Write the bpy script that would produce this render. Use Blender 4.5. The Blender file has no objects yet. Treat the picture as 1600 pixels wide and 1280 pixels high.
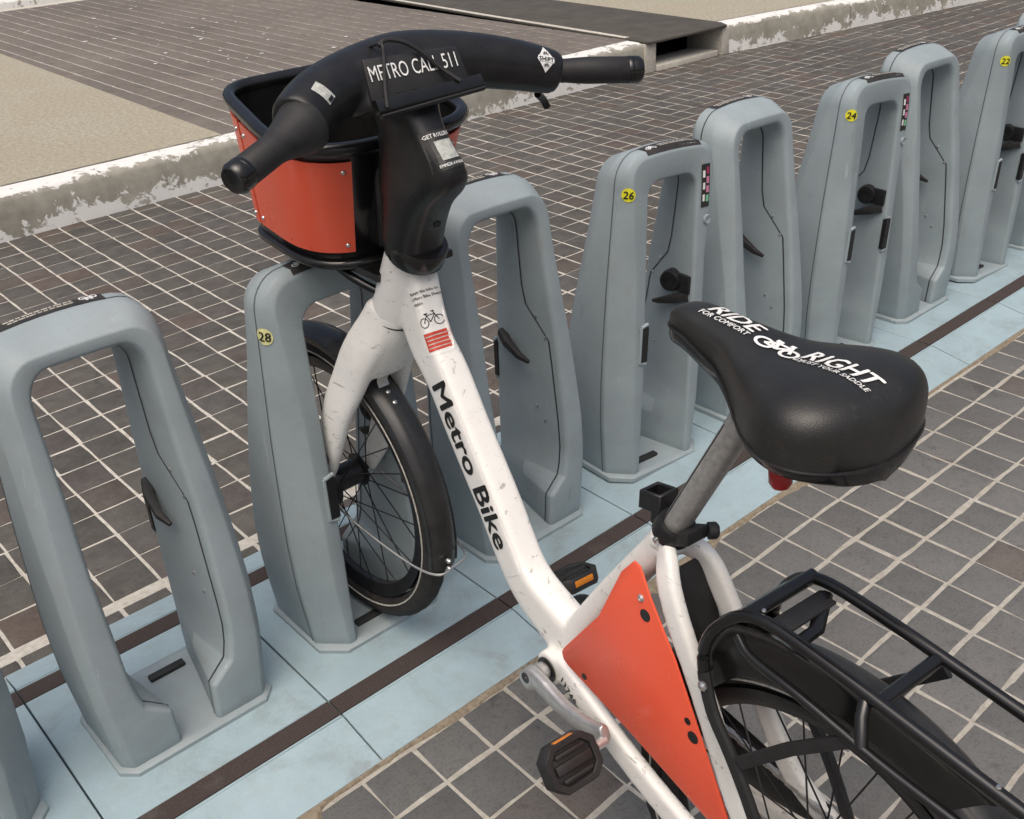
import bpy, bmesh, math, random
import numpy as np
from mathutils import Vector, Matrix
from mathutils.bvhtree import BVHTree

random.seed(7)
SC = bpy.context.scene
COL = SC.collection

# ------------------------------------------------------------------ camera
cam_d = bpy.data.cameras.new('camera')
cam_d.sensor_width = 36.0
cam_d.lens = 36.63
cam_d.clip_start = 0.05
cam_d.clip_end = 400.0
cam = bpy.data.objects.new('camera', cam_d)
COL.objects.link(cam)
CAM_R = np.array([[0.7434, -0.6674, -0.0442], [-0.3586, -0.3418, -0.8687], [0.5646, 0.6616, -0.4934]])
CAM_C = np.array([-1.8109, -1.0575, 1.4551])
m = Matrix.Identity(4)
for r in range(3):
    m[r][0] = CAM_R[0][r]
    m[r][1] = -CAM_R[1][r]
    m[r][2] = -CAM_R[2][r]
    m[r][3] = CAM_C[r]
cam.matrix_world = m
SC.camera = cam

# ------------------------------------------------------------------ sky, sun, exposure (overcast)
SUN_EL, SUN_AZ = math.radians(66), math.radians(235)     # azimuth clockwise from +Y
world = bpy.data.worlds.new('World')
SC.world = world
world.use_nodes = True
wn = world.node_tree
wn.nodes.clear()
sky = wn.nodes.new('ShaderNodeTexSky')
sky.sky_type = 'NISHITA'
sky.sun_disc = False
sky.sun_elevation = SUN_EL
sky.sun_rotation = SUN_AZ
sky.air_density = 1.0
sky.dust_density = 9.0
sky.ozone_density = 0.5
bg = wn.nodes.new('ShaderNodeBackground')
bg.inputs['Strength'].default_value = 0.15
out = wn.nodes.new('ShaderNodeOutputWorld')
wn.links.new(sky.outputs[0], bg.inputs[0])
wn.links.new(bg.outputs[0], out.inputs[0])

sun_d = bpy.data.lights.new('sun', 'SUN')
sun_d.energy = 1.3
sun_d.angle = math.radians(60)
sun_d.color = (1.0, 0.98, 0.95)
sun = bpy.data.objects.new('sun', sun_d)
COL.objects.link(sun)
sd = Vector((math.sin(SUN_AZ) * math.cos(SUN_EL), math.cos(SUN_AZ) * math.cos(SUN_EL), math.sin(SUN_EL)))
sun.rotation_euler = sd.to_track_quat('Z', 'Y').to_euler()
sun.location = (0, 0, 8)

SC.view_settings.view_transform = 'Standard'
SC.view_settings.look = 'None'
SC.view_settings.exposure = -0.2
SC.view_settings.gamma = 1.0
SC.view_settings.use_curve_mapping = False
SC.render.engine = 'CYCLES'


# ------------------------------------------------------------------ materials
def srgb(r, g, b):
    f = lambda c: c / 12.92 if c <= 0.04045 else ((c + 0.055) / 1.055) ** 2.4
    return (f(r / 255), f(g / 255), f(b / 255), 1)


class NT:
    def __init__(self, name):
        self.m = bpy.data.materials.new(name)
        self.m.use_nodes = True
        self.t = self.m.node_tree
        self.b = self.t.nodes['Principled BSDF']

    def n(self, typ, **kw):
        nd = self.t.nodes.new(typ)
        for k, v in kw.items():
            setattr(nd, k, v)
        return nd

    def l(self, a, b):
        self.t.links.new(a, b)

    def coord(self, which='Object'):
        return self.n('ShaderNodeTexCoord').outputs[which]

    def noise(self, scale, detail=4, rough=0.6, vec=None, dist=0.0):
        nd = self.n('ShaderNodeTexNoise')
        nd.inputs['Scale'].default_value = scale
        nd.inputs['Detail'].default_value = detail
        nd.inputs['Roughness'].default_value = rough
        nd.inputs['Distortion'].default_value = dist
        self.l(vec if vec is not None else self.coord(), nd.inputs['Vector'])
        return nd.outputs['Fac']

    def ramp(self, fac, stops):
        nd = self.n('ShaderNodeValToRGB')
        cr = nd.color_ramp
        while len(cr.elements) > 1:
            cr.elements.remove(cr.elements[-1])
        cr.elements[0].position = stops[0][0]
        cr.elements[0].color = stops[0][1]
        for p, c in stops[1:]:
            e = cr.elements.new(p)
            e.color = c
        self.l(fac, nd.inputs[0])
        return nd.outputs[0]

    def mix(self, fac, a, b, blend='MIX'):
        nd = self.n('ShaderNodeMix', data_type='RGBA', blend_type=blend)
        for sock, v in ((nd.inputs[0], fac), (nd.inputs[6], a), (nd.inputs[7], b)):
            if hasattr(v, 'is_linked') or hasattr(v, 'links'):
                self.l(v, sock)
            else:
                sock.default_value = v
        return nd.outputs[2]

    def math(self, op, a, b=0.0):
        nd = self.n('ShaderNodeMath', operation=op)
        for sock, v in ((nd.inputs[0], a), (nd.inputs[1], b)):
            if hasattr(v, 'links'):
                self.l(v, sock)
            else:
                sock.default_value = v
        return nd.outputs[0]

    def bump(self, h, strength, dist=0.001):
        nd = self.n('ShaderNodeBump')
        nd.inputs['Strength'].default_value = strength
        nd.inputs['Distance'].default_value = dist
        self.l(h, nd.inputs['Height'])
        self.l(nd.outputs[0], self.b.inputs['Normal'])

    def done(self, col=None, rough=None, metal=0.0, spec=None, coat=0.0):
        if col is not None:
            if hasattr(col, 'links'):
                self.l(col, self.b.inputs['Base Color'])
            else:
                self.b.inputs['Base Color'].default_value = col
        if rough is not None:
            if hasattr(rough, 'links'):
                self.l(rough, self.b.inputs['Roughness'])
            else:
                self.b.inputs['Roughness'].default_value = rough
        self.b.inputs['Metallic'].default_value = metal
        if spec is not None:
            self.b.inputs['Specular IOR Level'].default_value = spec
        if coat:
            self.b.inputs['Coat Weight'].default_value = coat
            self.b.inputs['Coat Roughness'].default_value = 0.15
        return self.m


G = lambda v: (v, v, v, 1)


def simple(name, col, rough=0.5, metal=0.0, var=0.12, scale=30, spec=None, bump=0.0, bscale=400, coat=0.0):
    t = NT(name)
    f = t.noise(scale, 5, 0.65)
    a = tuple(c * (1 - var) for c in col[:3]) + (1,)
    b = tuple(min(1, c * (1 + var)) for c in col[:3]) + (1,)
    c = t.ramp(f, [(0.3, a), (0.7, b)])
    r = t.ramp(t.noise(scale * 0.7, 3), [(0.3, G(max(0, rough - 0.07))), (0.7, G(min(1, rough + 0.07)))])
    if bump:
        t.bump(t.noise(bscale, 2, 0.5), bump, 0.0006)
    return t.done(c, r, metal, spec, coat)


def paver_mat(name, stops, worn=0.25):
    t = NT(name)
    oi = t.n('ShaderNodeObjectInfo').outputs['Random']
    ri = t.n('ShaderNodeNewGeometry').outputs['Random Per Island']
    f = t.math('FRACT', t.math('ADD', oi, ri))
    base = t.ramp(f, stops)
    geo = t.n('ShaderNodeNewGeometry').outputs['Position']
    n1 = t.noise(14, 6, 0.7, geo)
    n2 = t.noise(170, 4, 0.7, geo)
    col = t.mix(t.ramp(n1, [(0.35, G(0)), (0.7, G(worn * 1.5))]), base, (0.20, 0.19, 0.175, 1))
    n3 = t.noise(48, 6, 0.75, geo)
    col = t.mix(t.ramp(n3, [(0.30, G(0.35)), (0.48, G(0))]), col, (0.05, 0.046, 0.042, 1))
    col = t.mix(t.ramp(n3, [(0.60, G(0)), (0.74, G(0.4))]), col, (0.21, 0.20, 0.185, 1))
    col = t.mix(t.ramp(n2, [(0.28, G(0.45)), (0.5, G(0))]), col, (0.02, 0.018, 0.017, 1))
    col = t.mix(t.ramp(n2, [(0.66, G(0)), (0.78, G(0.35))]), col, (0.24, 0.225, 0.2, 1))
    stain = t.noise(6.5, 7, 0.75, geo, 0.7)
    col = t.mix(t.ramp(stain, [(0.60, G(0)), (0.66, G(0.45))]), col, (0.045, 0.042, 0.039, 1))
    big = t.noise(0.9, 3, 0.5, geo)
    col = t.mix(1.0, col, t.ramp(big, [(0.3, G(0.82)), (0.7, G(1.1))]), 'MULTIPLY')
    t.bump(t.noise(260, 5, 0.65, geo), 0.5, 0.0015)
    return t.done(col, t.ramp(n2, [(0.3, G(0.75)), (0.7, G(0.92))]), 0, 0.3)


M = {}
M['paver'] = paver_mat('paver_clay', [
    (0.0, (0.066, 0.063, 0.057, 1)), (0.25, (0.080, 0.076, 0.068, 1)), (0.5, (0.090, 0.084, 0.075, 1)),
    (0.68, (0.076, 0.075, 0.072, 1)), (0.82, (0.090, 0.074, 0.064, 1)), (0.93, (0.096, 0.070, 0.058, 1)), (1.0, (0.075, 0.068, 0.064, 1))])
M['paver_grey'] = paver_mat('paver_grey_clay', [
    (0.0, (0.102, 0.105, 0.106, 1)), (0.4, (0.124, 0.127, 0.127, 1)), (0.75, (0.142, 0.144, 0.143, 1)), (0.93, (0.112, 0.111, 0.110, 1)), (0.96, (0.112, 0.094, 0.085, 1)), (1.0, (0.12, 0.112, 0.107, 1))], 0.18)
M['sidewalk_brick'] = paver_mat('sidewalk_brick_clay', [
    (0.0, (0.165, 0.143, 0.122, 1)), (0.5, (0.185, 0.162, 0.140, 1)), (1.0, (0.172, 0.147, 0.127, 1))], 0.35)

t = NT('grout')
geo = t.n('ShaderNodeNewGeometry').outputs['Position']
c = t.ramp(t.noise(60, 6, 0.7, geo), [(0.25, (0.36, 0.335, 0.285, 1)), (0.5, (0.53, 0.51, 0.455, 1)), (0.75, (0.62, 0.60, 0.55, 1))])
c = t.mix(t.ramp(t.noise(3, 4, 0.6, geo), [(0.45, G(0)), (0.75, G(0.35))]), c, (0.36, 0.31, 0.24, 1))
sp = t.n('ShaderNodeSeparateXYZ')
t.l(geo, sp.inputs[0])
yn = t.math('ADD', sp.outputs[1], t.math('MULTIPLY', t.noise(2, 4, 0.6, geo), 0.3))
c = t.mix(t.ramp(yn, [(0.35, G(0.55)), (0.6, G(0.0))]), c, t.ramp(t.noise(35, 6, 0.75, geo), [(0.3, (0.15, 0.135, 0.11, 1)), (0.55, (0.32, 0.30, 0.26, 1)), (0.7, (0.46, 0.44, 0.39, 1))]))
t.bump(t.noise(300, 5, 0.7, geo), 0.6, 0.002)
M['grout'] = t.done(c, 0.9, 0, 0.2)

t = NT('sandy_mortar')
geo = t.n('ShaderNodeNewGeometry').outputs['Position']
c = t.ramp(t.noise(90, 6, 0.75, geo), [(0.25, (0.13, 0.105, 0.075, 1)), (0.5, (0.27, 0.225, 0.165, 1)), (0.75, (0.37, 0.325, 0.255, 1))])
t.bump(t.noise(200, 6, 0.75, geo), 0.9, 0.004)
M['mortar'] = t.done(c, 0.95, 0, 0.2)

t = NT('exposed_aggregate_concrete')
geo = t.n('ShaderNodeNewGeometry').outputs['Position']
n = t.noise(48, 8, 0.85, geo)
c = t.ramp(n, [(0.28, (0.10, 0.09, 0.07, 1)), (0.40, (0.27, 0.25, 0.195, 1)), (0.55, (0.40, 0.375, 0.30, 1)), (0.70, (0.56, 0.535, 0.46, 1))])
c = t.mix(t.ramp(t.noise(1.6, 4, 0.6, geo), [(0.4, G(0)), (0.7, G(0.35))]), c, (0.33, 0.29, 0.2, 1))
t.bump(n, 0.6, 0.004)
M['aggregate'] = t.done(c, 0.92, 0, 0.2)

# kerb: bare concrete with flaking white paint
t = NT('flaking_kerb_paint')
geo = t.n('ShaderNodeNewGeometry').outputs['Position']
sep = t.n('ShaderNodeSeparateXYZ')
t.l(geo, sep.inputs[0])
base = t.ramp(t.noise(9, 6, 0.7, geo), [(0.3, (0.23, 0.22, 0.185, 1)), (0.55, (0.33, 0.32, 0.275, 1)), (0.75, (0.40, 0.385, 0.335, 1))])
n1 = t.noise(16, 8, 0.72, geo, 0.4)
patch = t.noise(2.6, 4, 0.65, geo)
# paint survives along the foot and on the top edge
zf = t.n('ShaderNodeValToRGB')
cr = zf.color_ramp
cr.elements[0].position = 0.0
cr.elements[0].color = G(0.62)
cr.elements[1].position = 0.30
cr.elements[1].color = G(0.53)
for pz, v in ((0.55, 0.40), (0.80, 0.36), (0.93, 0.50), (1.0, 0.64)):
    e = cr.elements.new(pz)
    e.color = G(v)
t.l(t.math('DIVIDE', sep.outputs[2], 0.185), zf.inputs[0])
k = t.math('ADD', t.math('ADD', n1, zf.outputs[0]), t.math('MULTIPLY', patch, 0.8))
pm = t.ramp(k, [(0.0, G(0)), (0.40, G(0))])
fac = t.n('ShaderNodeMapRange')
fac.inputs['From Min'].default_value = 1.42
fac.inputs['From Max'].default_value = 1.45
t.l(k, fac.inputs['Value'])
c = t.mix(fac.outputs[0], base, (0.72, 0.72, 0.70, 1))
t.bump(t.math('ADD', t.math('MULTIPLY', fac.outputs[0], 0.6), t.noise(120, 5, 0.7, geo)), 0.5, 0.002)
M['kerb'] = t.done(c, 0.85, 0, 0.25)

t = NT('steel_cover_plate')
geo = t.n('ShaderNodeNewGeometry').outputs['Position']
c = t.ramp(t.noise(5, 6, 0.7, geo), [(0.3, (0.062, 0.058, 0.05, 1)), (0.7, (0.105, 0.098, 0.084, 1))])
chk = t.n('ShaderNodeTexChecker')
chk.inputs['Scale'].default_value = 40
t.l(geo, chk.inputs['Vector'])
t.bump(t.noise(80, 3, 0.6, geo), 0.5, 0.003)
M['cover'] = t.done(c, 0.75, 0.1, 0.3)
M['dark'] = simple('drain_void', (0.012, 0.011, 0.01, 1), 0.9)
M['asphalt'] = simple('asphalt', (0.06, 0.058, 0.055, 1), 0.9, bump=0.4)


def dock_plastic(name, col, worn=0.25):
    t = NT(name)
    obj = t.coord('Object')
    oi = t.n('ShaderNodeObjectInfo').outputs['Random']
    vm = t.n('ShaderNodeVectorMath', operation='ADD')
    t.l(obj, vm.inputs[0])
    cb = t.n('ShaderNodeCombineXYZ')
    for i in range(3):
        t.l(t.math('MULTIPLY', oi, 11.0 + 7 * i), cb.inputs[i])
    t.l(cb.outputs[0], vm.inputs[1])
    v = vm.outputs[0]
    a = tuple(x * 0.90 for x in col) + (1,)
    b = tuple(x * 1.08 for x in col) + (1,)
    c = t.ramp(t.noise(7, 5, 0.6, v), [(0.3, a), (0.7, b)])
    # dirt film, scuffs
    c = t.mix(t.ramp(t.noise(22, 7, 0.72, v), [(0.48, G(0)), (0.75, G(worn))]), c, (0.27, 0.26, 0.235, 1))
    c = t.mix(t.ramp(t.noise(260, 2, 0.5, v), [(0.25, G(0.18)), (0.45, G(0))]), c, tuple(x * 0.6 for x in col) + (1,))
    c = t.mix(t.ramp(t.noise(11, 8, 0.8, v, 0.8), [(0.60, G(0)), (0.64, G(0.30))]), c, tuple(x * 0.72 for x in col) + (1,))
    wv = t.n('ShaderNodeMapping')
    wv.inputs['Scale'].default_value = (60, 60, 6)
    t.l(v, wv.inputs['Vector'])
    sc = t.noise(1.0, 4, 0.7, wv.outputs[0])
    c = t.mix(t.ramp(sc, [(0.66, G(0)), (0.72, G(0.4))]), c, (0.5, 0.55, 0.57, 1))
    r = t.ramp(t.noise(18, 5, 0.6, v), [(0.3, G(0.48)), (0.7, G(0.62))])
    t.bump(t.noise(420, 2, 0.5, v), 0.28, 0.0008)
    return t.done(c, r, 0, 0.4)


M['dock'] = dock_plastic('grey_dock_plastic', (0.287, 0.343, 0.364))
M['plate'] = dock_plastic('pale_dock_plate', (0.318, 0.425, 0.470), 0.3)
def add_grime(mat, col, scale, lo, hi, amt, stretch=None):
    nt = mat.node_tree
    b = nt.nodes['Principled BSDF']
    src = b.inputs['Base Color'].links[0].from_socket
    geo_ = nt.nodes.new('ShaderNodeNewGeometry').outputs['Position']
    if stretch:
        mp_ = nt.nodes.new('ShaderNodeMapping')
        mp_.inputs['Scale'].default_value = stretch
        mp_.inputs['Rotation'].default_value = (0, 0, 0.25)
        nt.links.new(geo_, mp_.inputs['Vector'])
        geo_ = mp_.outputs[0]
    nz = nt.nodes.new('ShaderNodeTexNoise')
    nz.inputs['Scale'].default_value = scale
    nz.inputs['Detail'].default_value = 8
    nz.inputs['Roughness'].default_value = 0.72
    nz.inputs['Distortion'].default_value = 0.5
    nt.links.new(geo_, nz.inputs['Vector'])
    mr = nt.nodes.new('ShaderNodeMapRange')
    mr.inputs['From Min'].default_value = lo
    mr.inputs['From Max'].default_value = hi
    mr.inputs['To Max'].default_value = amt
    nt.links.new(nz.outputs['Fac'], mr.inputs['Value'])
    mx = nt.nodes.new('ShaderNodeMix')
    mx.data_type = 'RGBA'
    nt.links.new(mr.outputs[0], mx.inputs[0])
    nt.links.new(src, mx.inputs[6])
    mx.inputs[7].default_value = col
    nt.links.new(mx.outputs[2], b.inputs['Base Color'])


add_grime(M['plate'], (0.17, 0.165, 0.15, 1), 5.0, 0.52, 0.72, 0.55)
add_grime(M['plate'], (0.06, 0.058, 0.055, 1), 1.0, 0.66, 0.72, 0.4, (34, 5, 20))
add_grime(M['dock'], (0.16, 0.165, 0.165, 1), 1.0, 0.64, 0.72, 0.45, (26, 26, 3.5))
M['grip'] = NT('brown_grip_strip')
t = M['grip']
geo = t.n('ShaderNodeNewGeometry').outputs['Position']
c = t.ramp(t.noise(420, 4, 0.8, geo), [(0.3, (0.032, 0.024, 0.022, 1)), (0.55, (0.062, 0.048, 0.044, 1)), (0.75, (0.15, 0.13, 0.12, 1))])
c = t.mix(t.ramp(t.noise(9, 4, 0.6, geo), [(0.6, G(0)), (0.8, G(0.4))]), c, (0.2, 0.19, 0.17, 1))
t.bump(t.noise(420, 4, 0.8, geo), 0.8, 0.0015)
M['grip'] = t.done(c, 0.85, 0, 0.3)
M['rubber'] = simple('black_rubber', (0.018, 0.018, 0.018, 1), 0.6, var=0.3, scale=60)
M['gasket'] = simple('dark_gasket', (0.035, 0.038, 0.041, 1), 0.6)
M['seam'] = simple('shell_seam', (0.10, 0.115, 0.122, 1), 0.6)
M['black'] = simple('satin_black_plastic', (0.015, 0.015, 0.016, 1), 0.33, var=0.25, scale=40, spec=0.4, bump=0.12, bscale=900)
M['gloss'] = simple('gloss_black_plastic', (0.009, 0.009, 0.009, 1), 0.2, var=0.3, scale=25, spec=0.6)
M['guard'] = simple('mudguard_plastic', (0.026, 0.026, 0.026, 1), 0.3, var=0.35, scale=20, spec=0.5)
M['matte'] = simple('matte_black_plastic', (0.022, 0.022, 0.023, 1), 0.55, var=0.2, scale=50, spec=0.35, bump=0.15, bscale=900)
M['printblack'] = simple('label_black', (0.025, 0.025, 0.024, 1), 0.5, var=0.3)
M['brownlabel'] = simple('worn_label', (0.032, 0.029, 0.026, 1), 0.55, var=0.5, scale=60)
M['print'] = simple('white_print', (0.78, 0.79, 0.78, 1), 0.5, var=0.08, scale=150)
M['print_dull'] = simple('worn_white_print', (0.5, 0.48, 0.43, 1), 0.6, var=0.35, scale=200)
M['yellow'] = simple('yellow_sticker', (0.75, 0.72, 0.03, 1), 0.5, var=0.08)
M['paleyellow'] = simple('faded_yellow_sticker', (0.72, 0.71, 0.33, 1), 0.5, var=0.1)
M['ink'] = simple('black_ink', (0.012, 0.012, 0.012, 1), 0.5)
M['silver'] = simple('bare_aluminium', (0.56, 0.56, 0.55, 1), 0.38, 0.75, var=0.12, scale=50)
M['steel'] = simple('bright_steel', (0.62, 0.62, 0.6, 1), 0.28, 0.9, var=0.08)
M['post'] = simple('scuffed_seat_post', (0.40, 0.395, 0.38, 1), 0.38, 0.45, var=0.22, scale=110)
M['orange'] = simple('amber_reflector', (0.62, 0.21, 0.02, 1), 0.3, var=0.15)
M['redlens'] = simple('red_lens', (0.35, 0.012, 0.015, 1), 0.22, var=0.15, spec=0.6)
M['tyre'] = NT('tyre_rubber')
t = M['tyre']
o = t.coord()
c = t.ramp(t.noise(40, 5, 0.7, o), [(0.35, (0.017, 0.017, 0.017, 1)), (0.7, (0.04, 0.037, 0.034, 1))])
t.bump(t.noise(220, 4, 0.6, o), 0.35, 0.0012)
M['tyre'] = t.done(c, 0.72, 0, 0.3)
M['redpaint'] = NT('orange_red_panel')
t = M['redpaint']
o = t.coord()
c = t.ramp(t.noise(3.5, 5, 0.6, o), [(0.3, (0.80, 0.102, 0.050, 1)), (0.7, (0.86, 0.124, 0.062, 1))])
c = t.mix(t.ramp(t.noise(16, 5, 0.7, o), [(0.58, G(0)), (0.85, G(0.22))]), c, (0.72, 0.2, 0.14, 1))
M['redpaint'] = t.done(c, t.ramp(t.noise(12, 4), [(0.3, G(0.25)), (0.7, G(0.36))]), 0, 0.45)
M['redsticker'] = simple('red_sticker', (0.52, 0.05, 0.03, 1), 0.5, var=0.1)
M['pink'] = simple('pink_print', (0.6, 0.22, 0.36, 1), 0.5)
M['crimson'] = simple('crimson_print', (0.3, 0.03, 0.09, 1), 0.5)
M['mint'] = simple('mint_print', (0.2, 0.5, 0.3, 1), 0.5)
M['clear'] = simple('pale_sticker', (0.45, 0.47, 0.44, 1), 0.25, var=0.3, scale=120)

t = NT('chipped_white_paint')
o = t.coord()
c = t.ramp(t.noise(5, 5, 0.6, o), [(0.3, (0.74, 0.73, 0.685, 1)), (0.6, (0.83, 0.825, 0.795, 1)), (0.8, (0.86, 0.86, 0.84, 1))])
c = t.mix(t.ramp(t.noise(12, 7, 0.75, o), [(0.55, G(0)), (0.82, G(0.4))]), c, (0.50, 0.47, 0.38, 1))
mp = t.n('ShaderNodeMapping')
mp.inputs['Scale'].default_value = (70, 22, 70)
mp.inputs['Rotation'].default_value = (0.9, 0.1, 0)
t.l(o, mp.inputs['Vector'])
sc = t.noise(1.0, 6, 0.75, mp.outputs[0], 0.6)
c = t.mix(t.ramp(sc, [(0.605, G(0)), (0.64, G(0.65))]), c, (0.24, 0.23, 0.20, 1))
sc2 = t.noise(95, 3, 0.6, o)
c = t.mix(t.ramp(sc2, [(0.70, G(0)), (0.74, G(0.6))]), c, (0.25, 0.24, 0.22, 1))
t.bump(t.noise(60, 3, 0.5, o), 0.05, 0.001)
M['white'] = t.done(c, t.ramp(t.noise(14, 4, 0.6, o), [(0.3, G(0.33)), (0.7, G(0.5))]), 0, 0.4)
M['whitelabel'] = simple('white_label', (0.80, 0.795, 0.765, 1), 0.45, var=0.05)
M['saddle'] = NT('black_vinyl')
t = M['saddle']
o = t.coord()
c = t.ramp(t.noise(9, 5, 0.7, o), [(0.3, (0.013, 0.013, 0.0125, 1)), (0.75, (0.026, 0.0255, 0.024, 1))])
c = t.mix(t.ramp(t.noise(34, 7, 0.8, o), [(0.58, G(0)), (0.74, G(0.35))]), c, (0.075, 0.072, 0.066, 1))
vo = t.n('ShaderNodeTexVoronoi')
vo.inputs['Scale'].default_value = 700
t.l(o, vo.inputs['Vector'])
t.bump(vo.outputs['Distance'], 0.22, 0.0008)
M['saddle'] = t.done(c, t.ramp(t.noise(10, 4, 0.6, o), [(0.3, G(0.29)), (0.7, G(0.44))]), 0, 0.5)


# ------------------------------------------------------------------ mesh helpers
def V(*a):
    return np.array(a, float)


class Geo:
    """verts / faces collector"""
    def __init__(self):
        self.v, self.f = [], []

    def add(self, vs, fs):
        k = len(self.v)
        self.v += [tuple(map(float, p)) for p in vs]
        self.f += [tuple(i + k for i in q) for q in fs]
        return self

    def join(self, other):
        return self.add(other.v, other.f)

    def bvh(self):
        return BVHTree.FromPolygons([Vector(p) for p in self.v], self.f)


def make(name, g, mat, parent=None, origin=(0, 0, 0), sharp=40, smooth=True, bevel=0.0, bevel_seg=2, bevel_angle=28):
    me = bpy.data.meshes.new(name)
    ox, oy, oz = origin
    me.from_pydata([(p[0] - ox, p[1] - oy, p[2] - oz) for p in g.v], [], g.f)
    bm = bmesh.new()
    bm.from_mesh(me)
    bmesh.ops.recalc_face_normals(bm, faces=bm.faces)
    if bevel > 0:
        es = [e for e in bm.edges if len(e.link_faces) == 2 and e.calc_face_angle(0) > math.radians(bevel_angle)]
        bmesh.ops.bevel(bm, geom=es, offset=bevel, offset_type='OFFSET', segments=bevel_seg, profile=0.5, affect='EDGES', clamp_overlap=True)
    bm.to_mesh(me)
    bm.free()
    if smooth:
        me.polygons.foreach_set('use_smooth', [True] * len(me.polygons))
        me.set_sharp_from_angle(angle=math.radians(sharp))
    me.materials.append(M[mat] if isinstance(mat, str) else mat)
    o = bpy.data.objects.new(name, me)
    COL.objects.link(o)
    if parent is not None:
        o.parent = parent
    return o


def tag(o, label=None, cat=None, group=None, kind=None):
    if label: o['label'] = label
    if cat: o['category'] = cat
    if group: o['group'] = group
    if kind: o['kind'] = kind
    return o


def empty(name, loc, label, cat, group=None):
    o = bpy.data.objects.new(name, None)
    COL.objects.link(o)
    o.location = loc
    o.empty_display_size = 0.05
    return tag(o, label, cat, group)


def unit(a):
    a = np.asarray(a, float)
    return a / max(1e-12, np.linalg.norm(a))


def spline(pts, n=6):
    """Catmull-Rom through rows of pts (any dimension)"""
    P = np.asarray(pts, float)
    Q = np.vstack([2 * P[0] - P[1], P, 2 * P[-1] - P[-2]])
    o = []
    for i in range(1, len(Q) - 2):
        p0, p1, p2, p3 = Q[i - 1], Q[i], Q[i + 1], Q[i + 2]
        for k in range(n):
            t = k / n
            o.append(0.5 * (2 * p1 + (p2 - p0) * t + (2 * p0 - 5 * p1 + 4 * p2 - p3) * t * t + (3 * p1 - p0 - 3 * p2 + p3) * t ** 3))
    o.append(P[-1])
    return np.array(o)


def sweep(path, ru, rv=None, up=(0, 0, 1), n=14, ex=2.0, closed=False, caps=True):
    """superellipse section (ru sideways, rv along 'up') swept along path"""
    P = np.asarray(path, float)
    N = len(P)
    ru = np.broadcast_to(np.asarray(ru, float), (N,))
    rv = ru if rv is None else np.broadcast_to(np.asarray(rv, float), (N,))
    g = Geo()
    vs = []
    upv = unit(up)
    for i in range(N):
        if closed:
            t = unit(P[(i + 1) % N] - P[i - 1])
        else:
            t = unit(P[min(i + 1, N - 1)] - P[max(i - 1, 0)])
        u = upv - t * (upv @ t)
        if np.linalg.norm(u) < 1e-3:
            u = np.cross(t, (1, 0.1, 0))
        v = unit(u)
        s = np.cross(t, v)
        for k in range(n):
            a = 2 * math.pi * k / n
            ca, sa = math.cos(a), math.sin(a)
            x = math.copysign(abs(ca) ** (2 / ex), ca) * ru[i]
            y = math.copysign(abs(sa) ** (2 / ex), sa) * rv[i]
            vs.append(P[i] + s * x + v * y)
    fs = []
    M_ = N if closed else N - 1
    for i in range(M_):
        j = (i + 1) % N
        for k in range(n):
            l = (k + 1) % n
            fs.append((i * n + k, i * n + l, j * n + l, j * n + k))
    if caps and not closed:
        fs.append(tuple(range(n))[::-1])
        fs.append(tuple((N - 1) * n + k for k in range(n)))
    return g.add(vs, fs)


def tube(a, b, r, r2=None, n=12, up=(0, 0, 1)):
    return sweep([a, b], [r, r if r2 is None else r2], up=up, n=n)


def rings(levels, closed_caps=True):
    """loft through equal-length rings of points"""
    n = len(levels[0])
    vs = [p for L in levels for p in L]
    fs = []
    for i in range(len(levels) - 1):
        for k in range(n):
            l = (k + 1) % n
            fs.append((i * n + k, i * n + l, (i + 1) * n + l, (i + 1) * n + k))
    if closed_caps:
        fs.append(tuple(range(n))[::-1])
        fs.append(tuple((len(levels) - 1) * n + k for k in range(n)))
    return Geo().add(vs, fs)


def lathe(axis_o, axis_d, prof, n=24, closed=False):
    """prof: list of (distance along axis, radius)"""
    d = unit(axis_d)
    e = unit(np.cross(d, (0, 0, 1) if abs(d[2]) < 0.9 else (1, 0, 0)))
    f = np.cross(d, e)
    lv = []
    for h, r in prof:
        lv.append([np.asarray(axis_o) + d * h + (e * math.cos(2 * math.pi * k / n) + f * math.sin(2 * math.pi * k / n)) * r for k in range(n)])
    if closed:
        lv.append(lv[0])
    return rings(lv, not closed)


def box(o, ax, ay, az):
    """parallelepiped centred at o with half-axis vectors"""
    o, ax, ay, az = map(lambda q: np.asarray(q, float), (o, ax, ay, az))
    vs = [o + sx * ax + sy * ay + sz * az for sz in (-1, 1) for sy in (-1, 1) for sx in (-1, 1)]
    return Geo().add(vs, [(0, 2, 3, 1), (4, 5, 7, 6), (0, 1, 5, 4), (2, 6, 7, 3), (0, 4, 6, 2), (1, 3, 7, 5)])


def prism(poly, o, ux, uy, nrm, th):
    """2-D polygon extruded along nrm by th"""
    o, ux, uy, nrm = map(lambda q: np.asarray(q, float), (o, ux, uy, nrm))
    n = len(poly)
    a = [o + ux * x + uy * y for x, y in poly]
    b = [p + nrm * th for p in a]
    return Geo().add(a + b, [tuple(range(n))[::-1], tuple(range(n, 2 * n))] + [(i, (i + 1) % n, n + (i + 1) % n, n + i) for i in range(n)])


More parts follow.
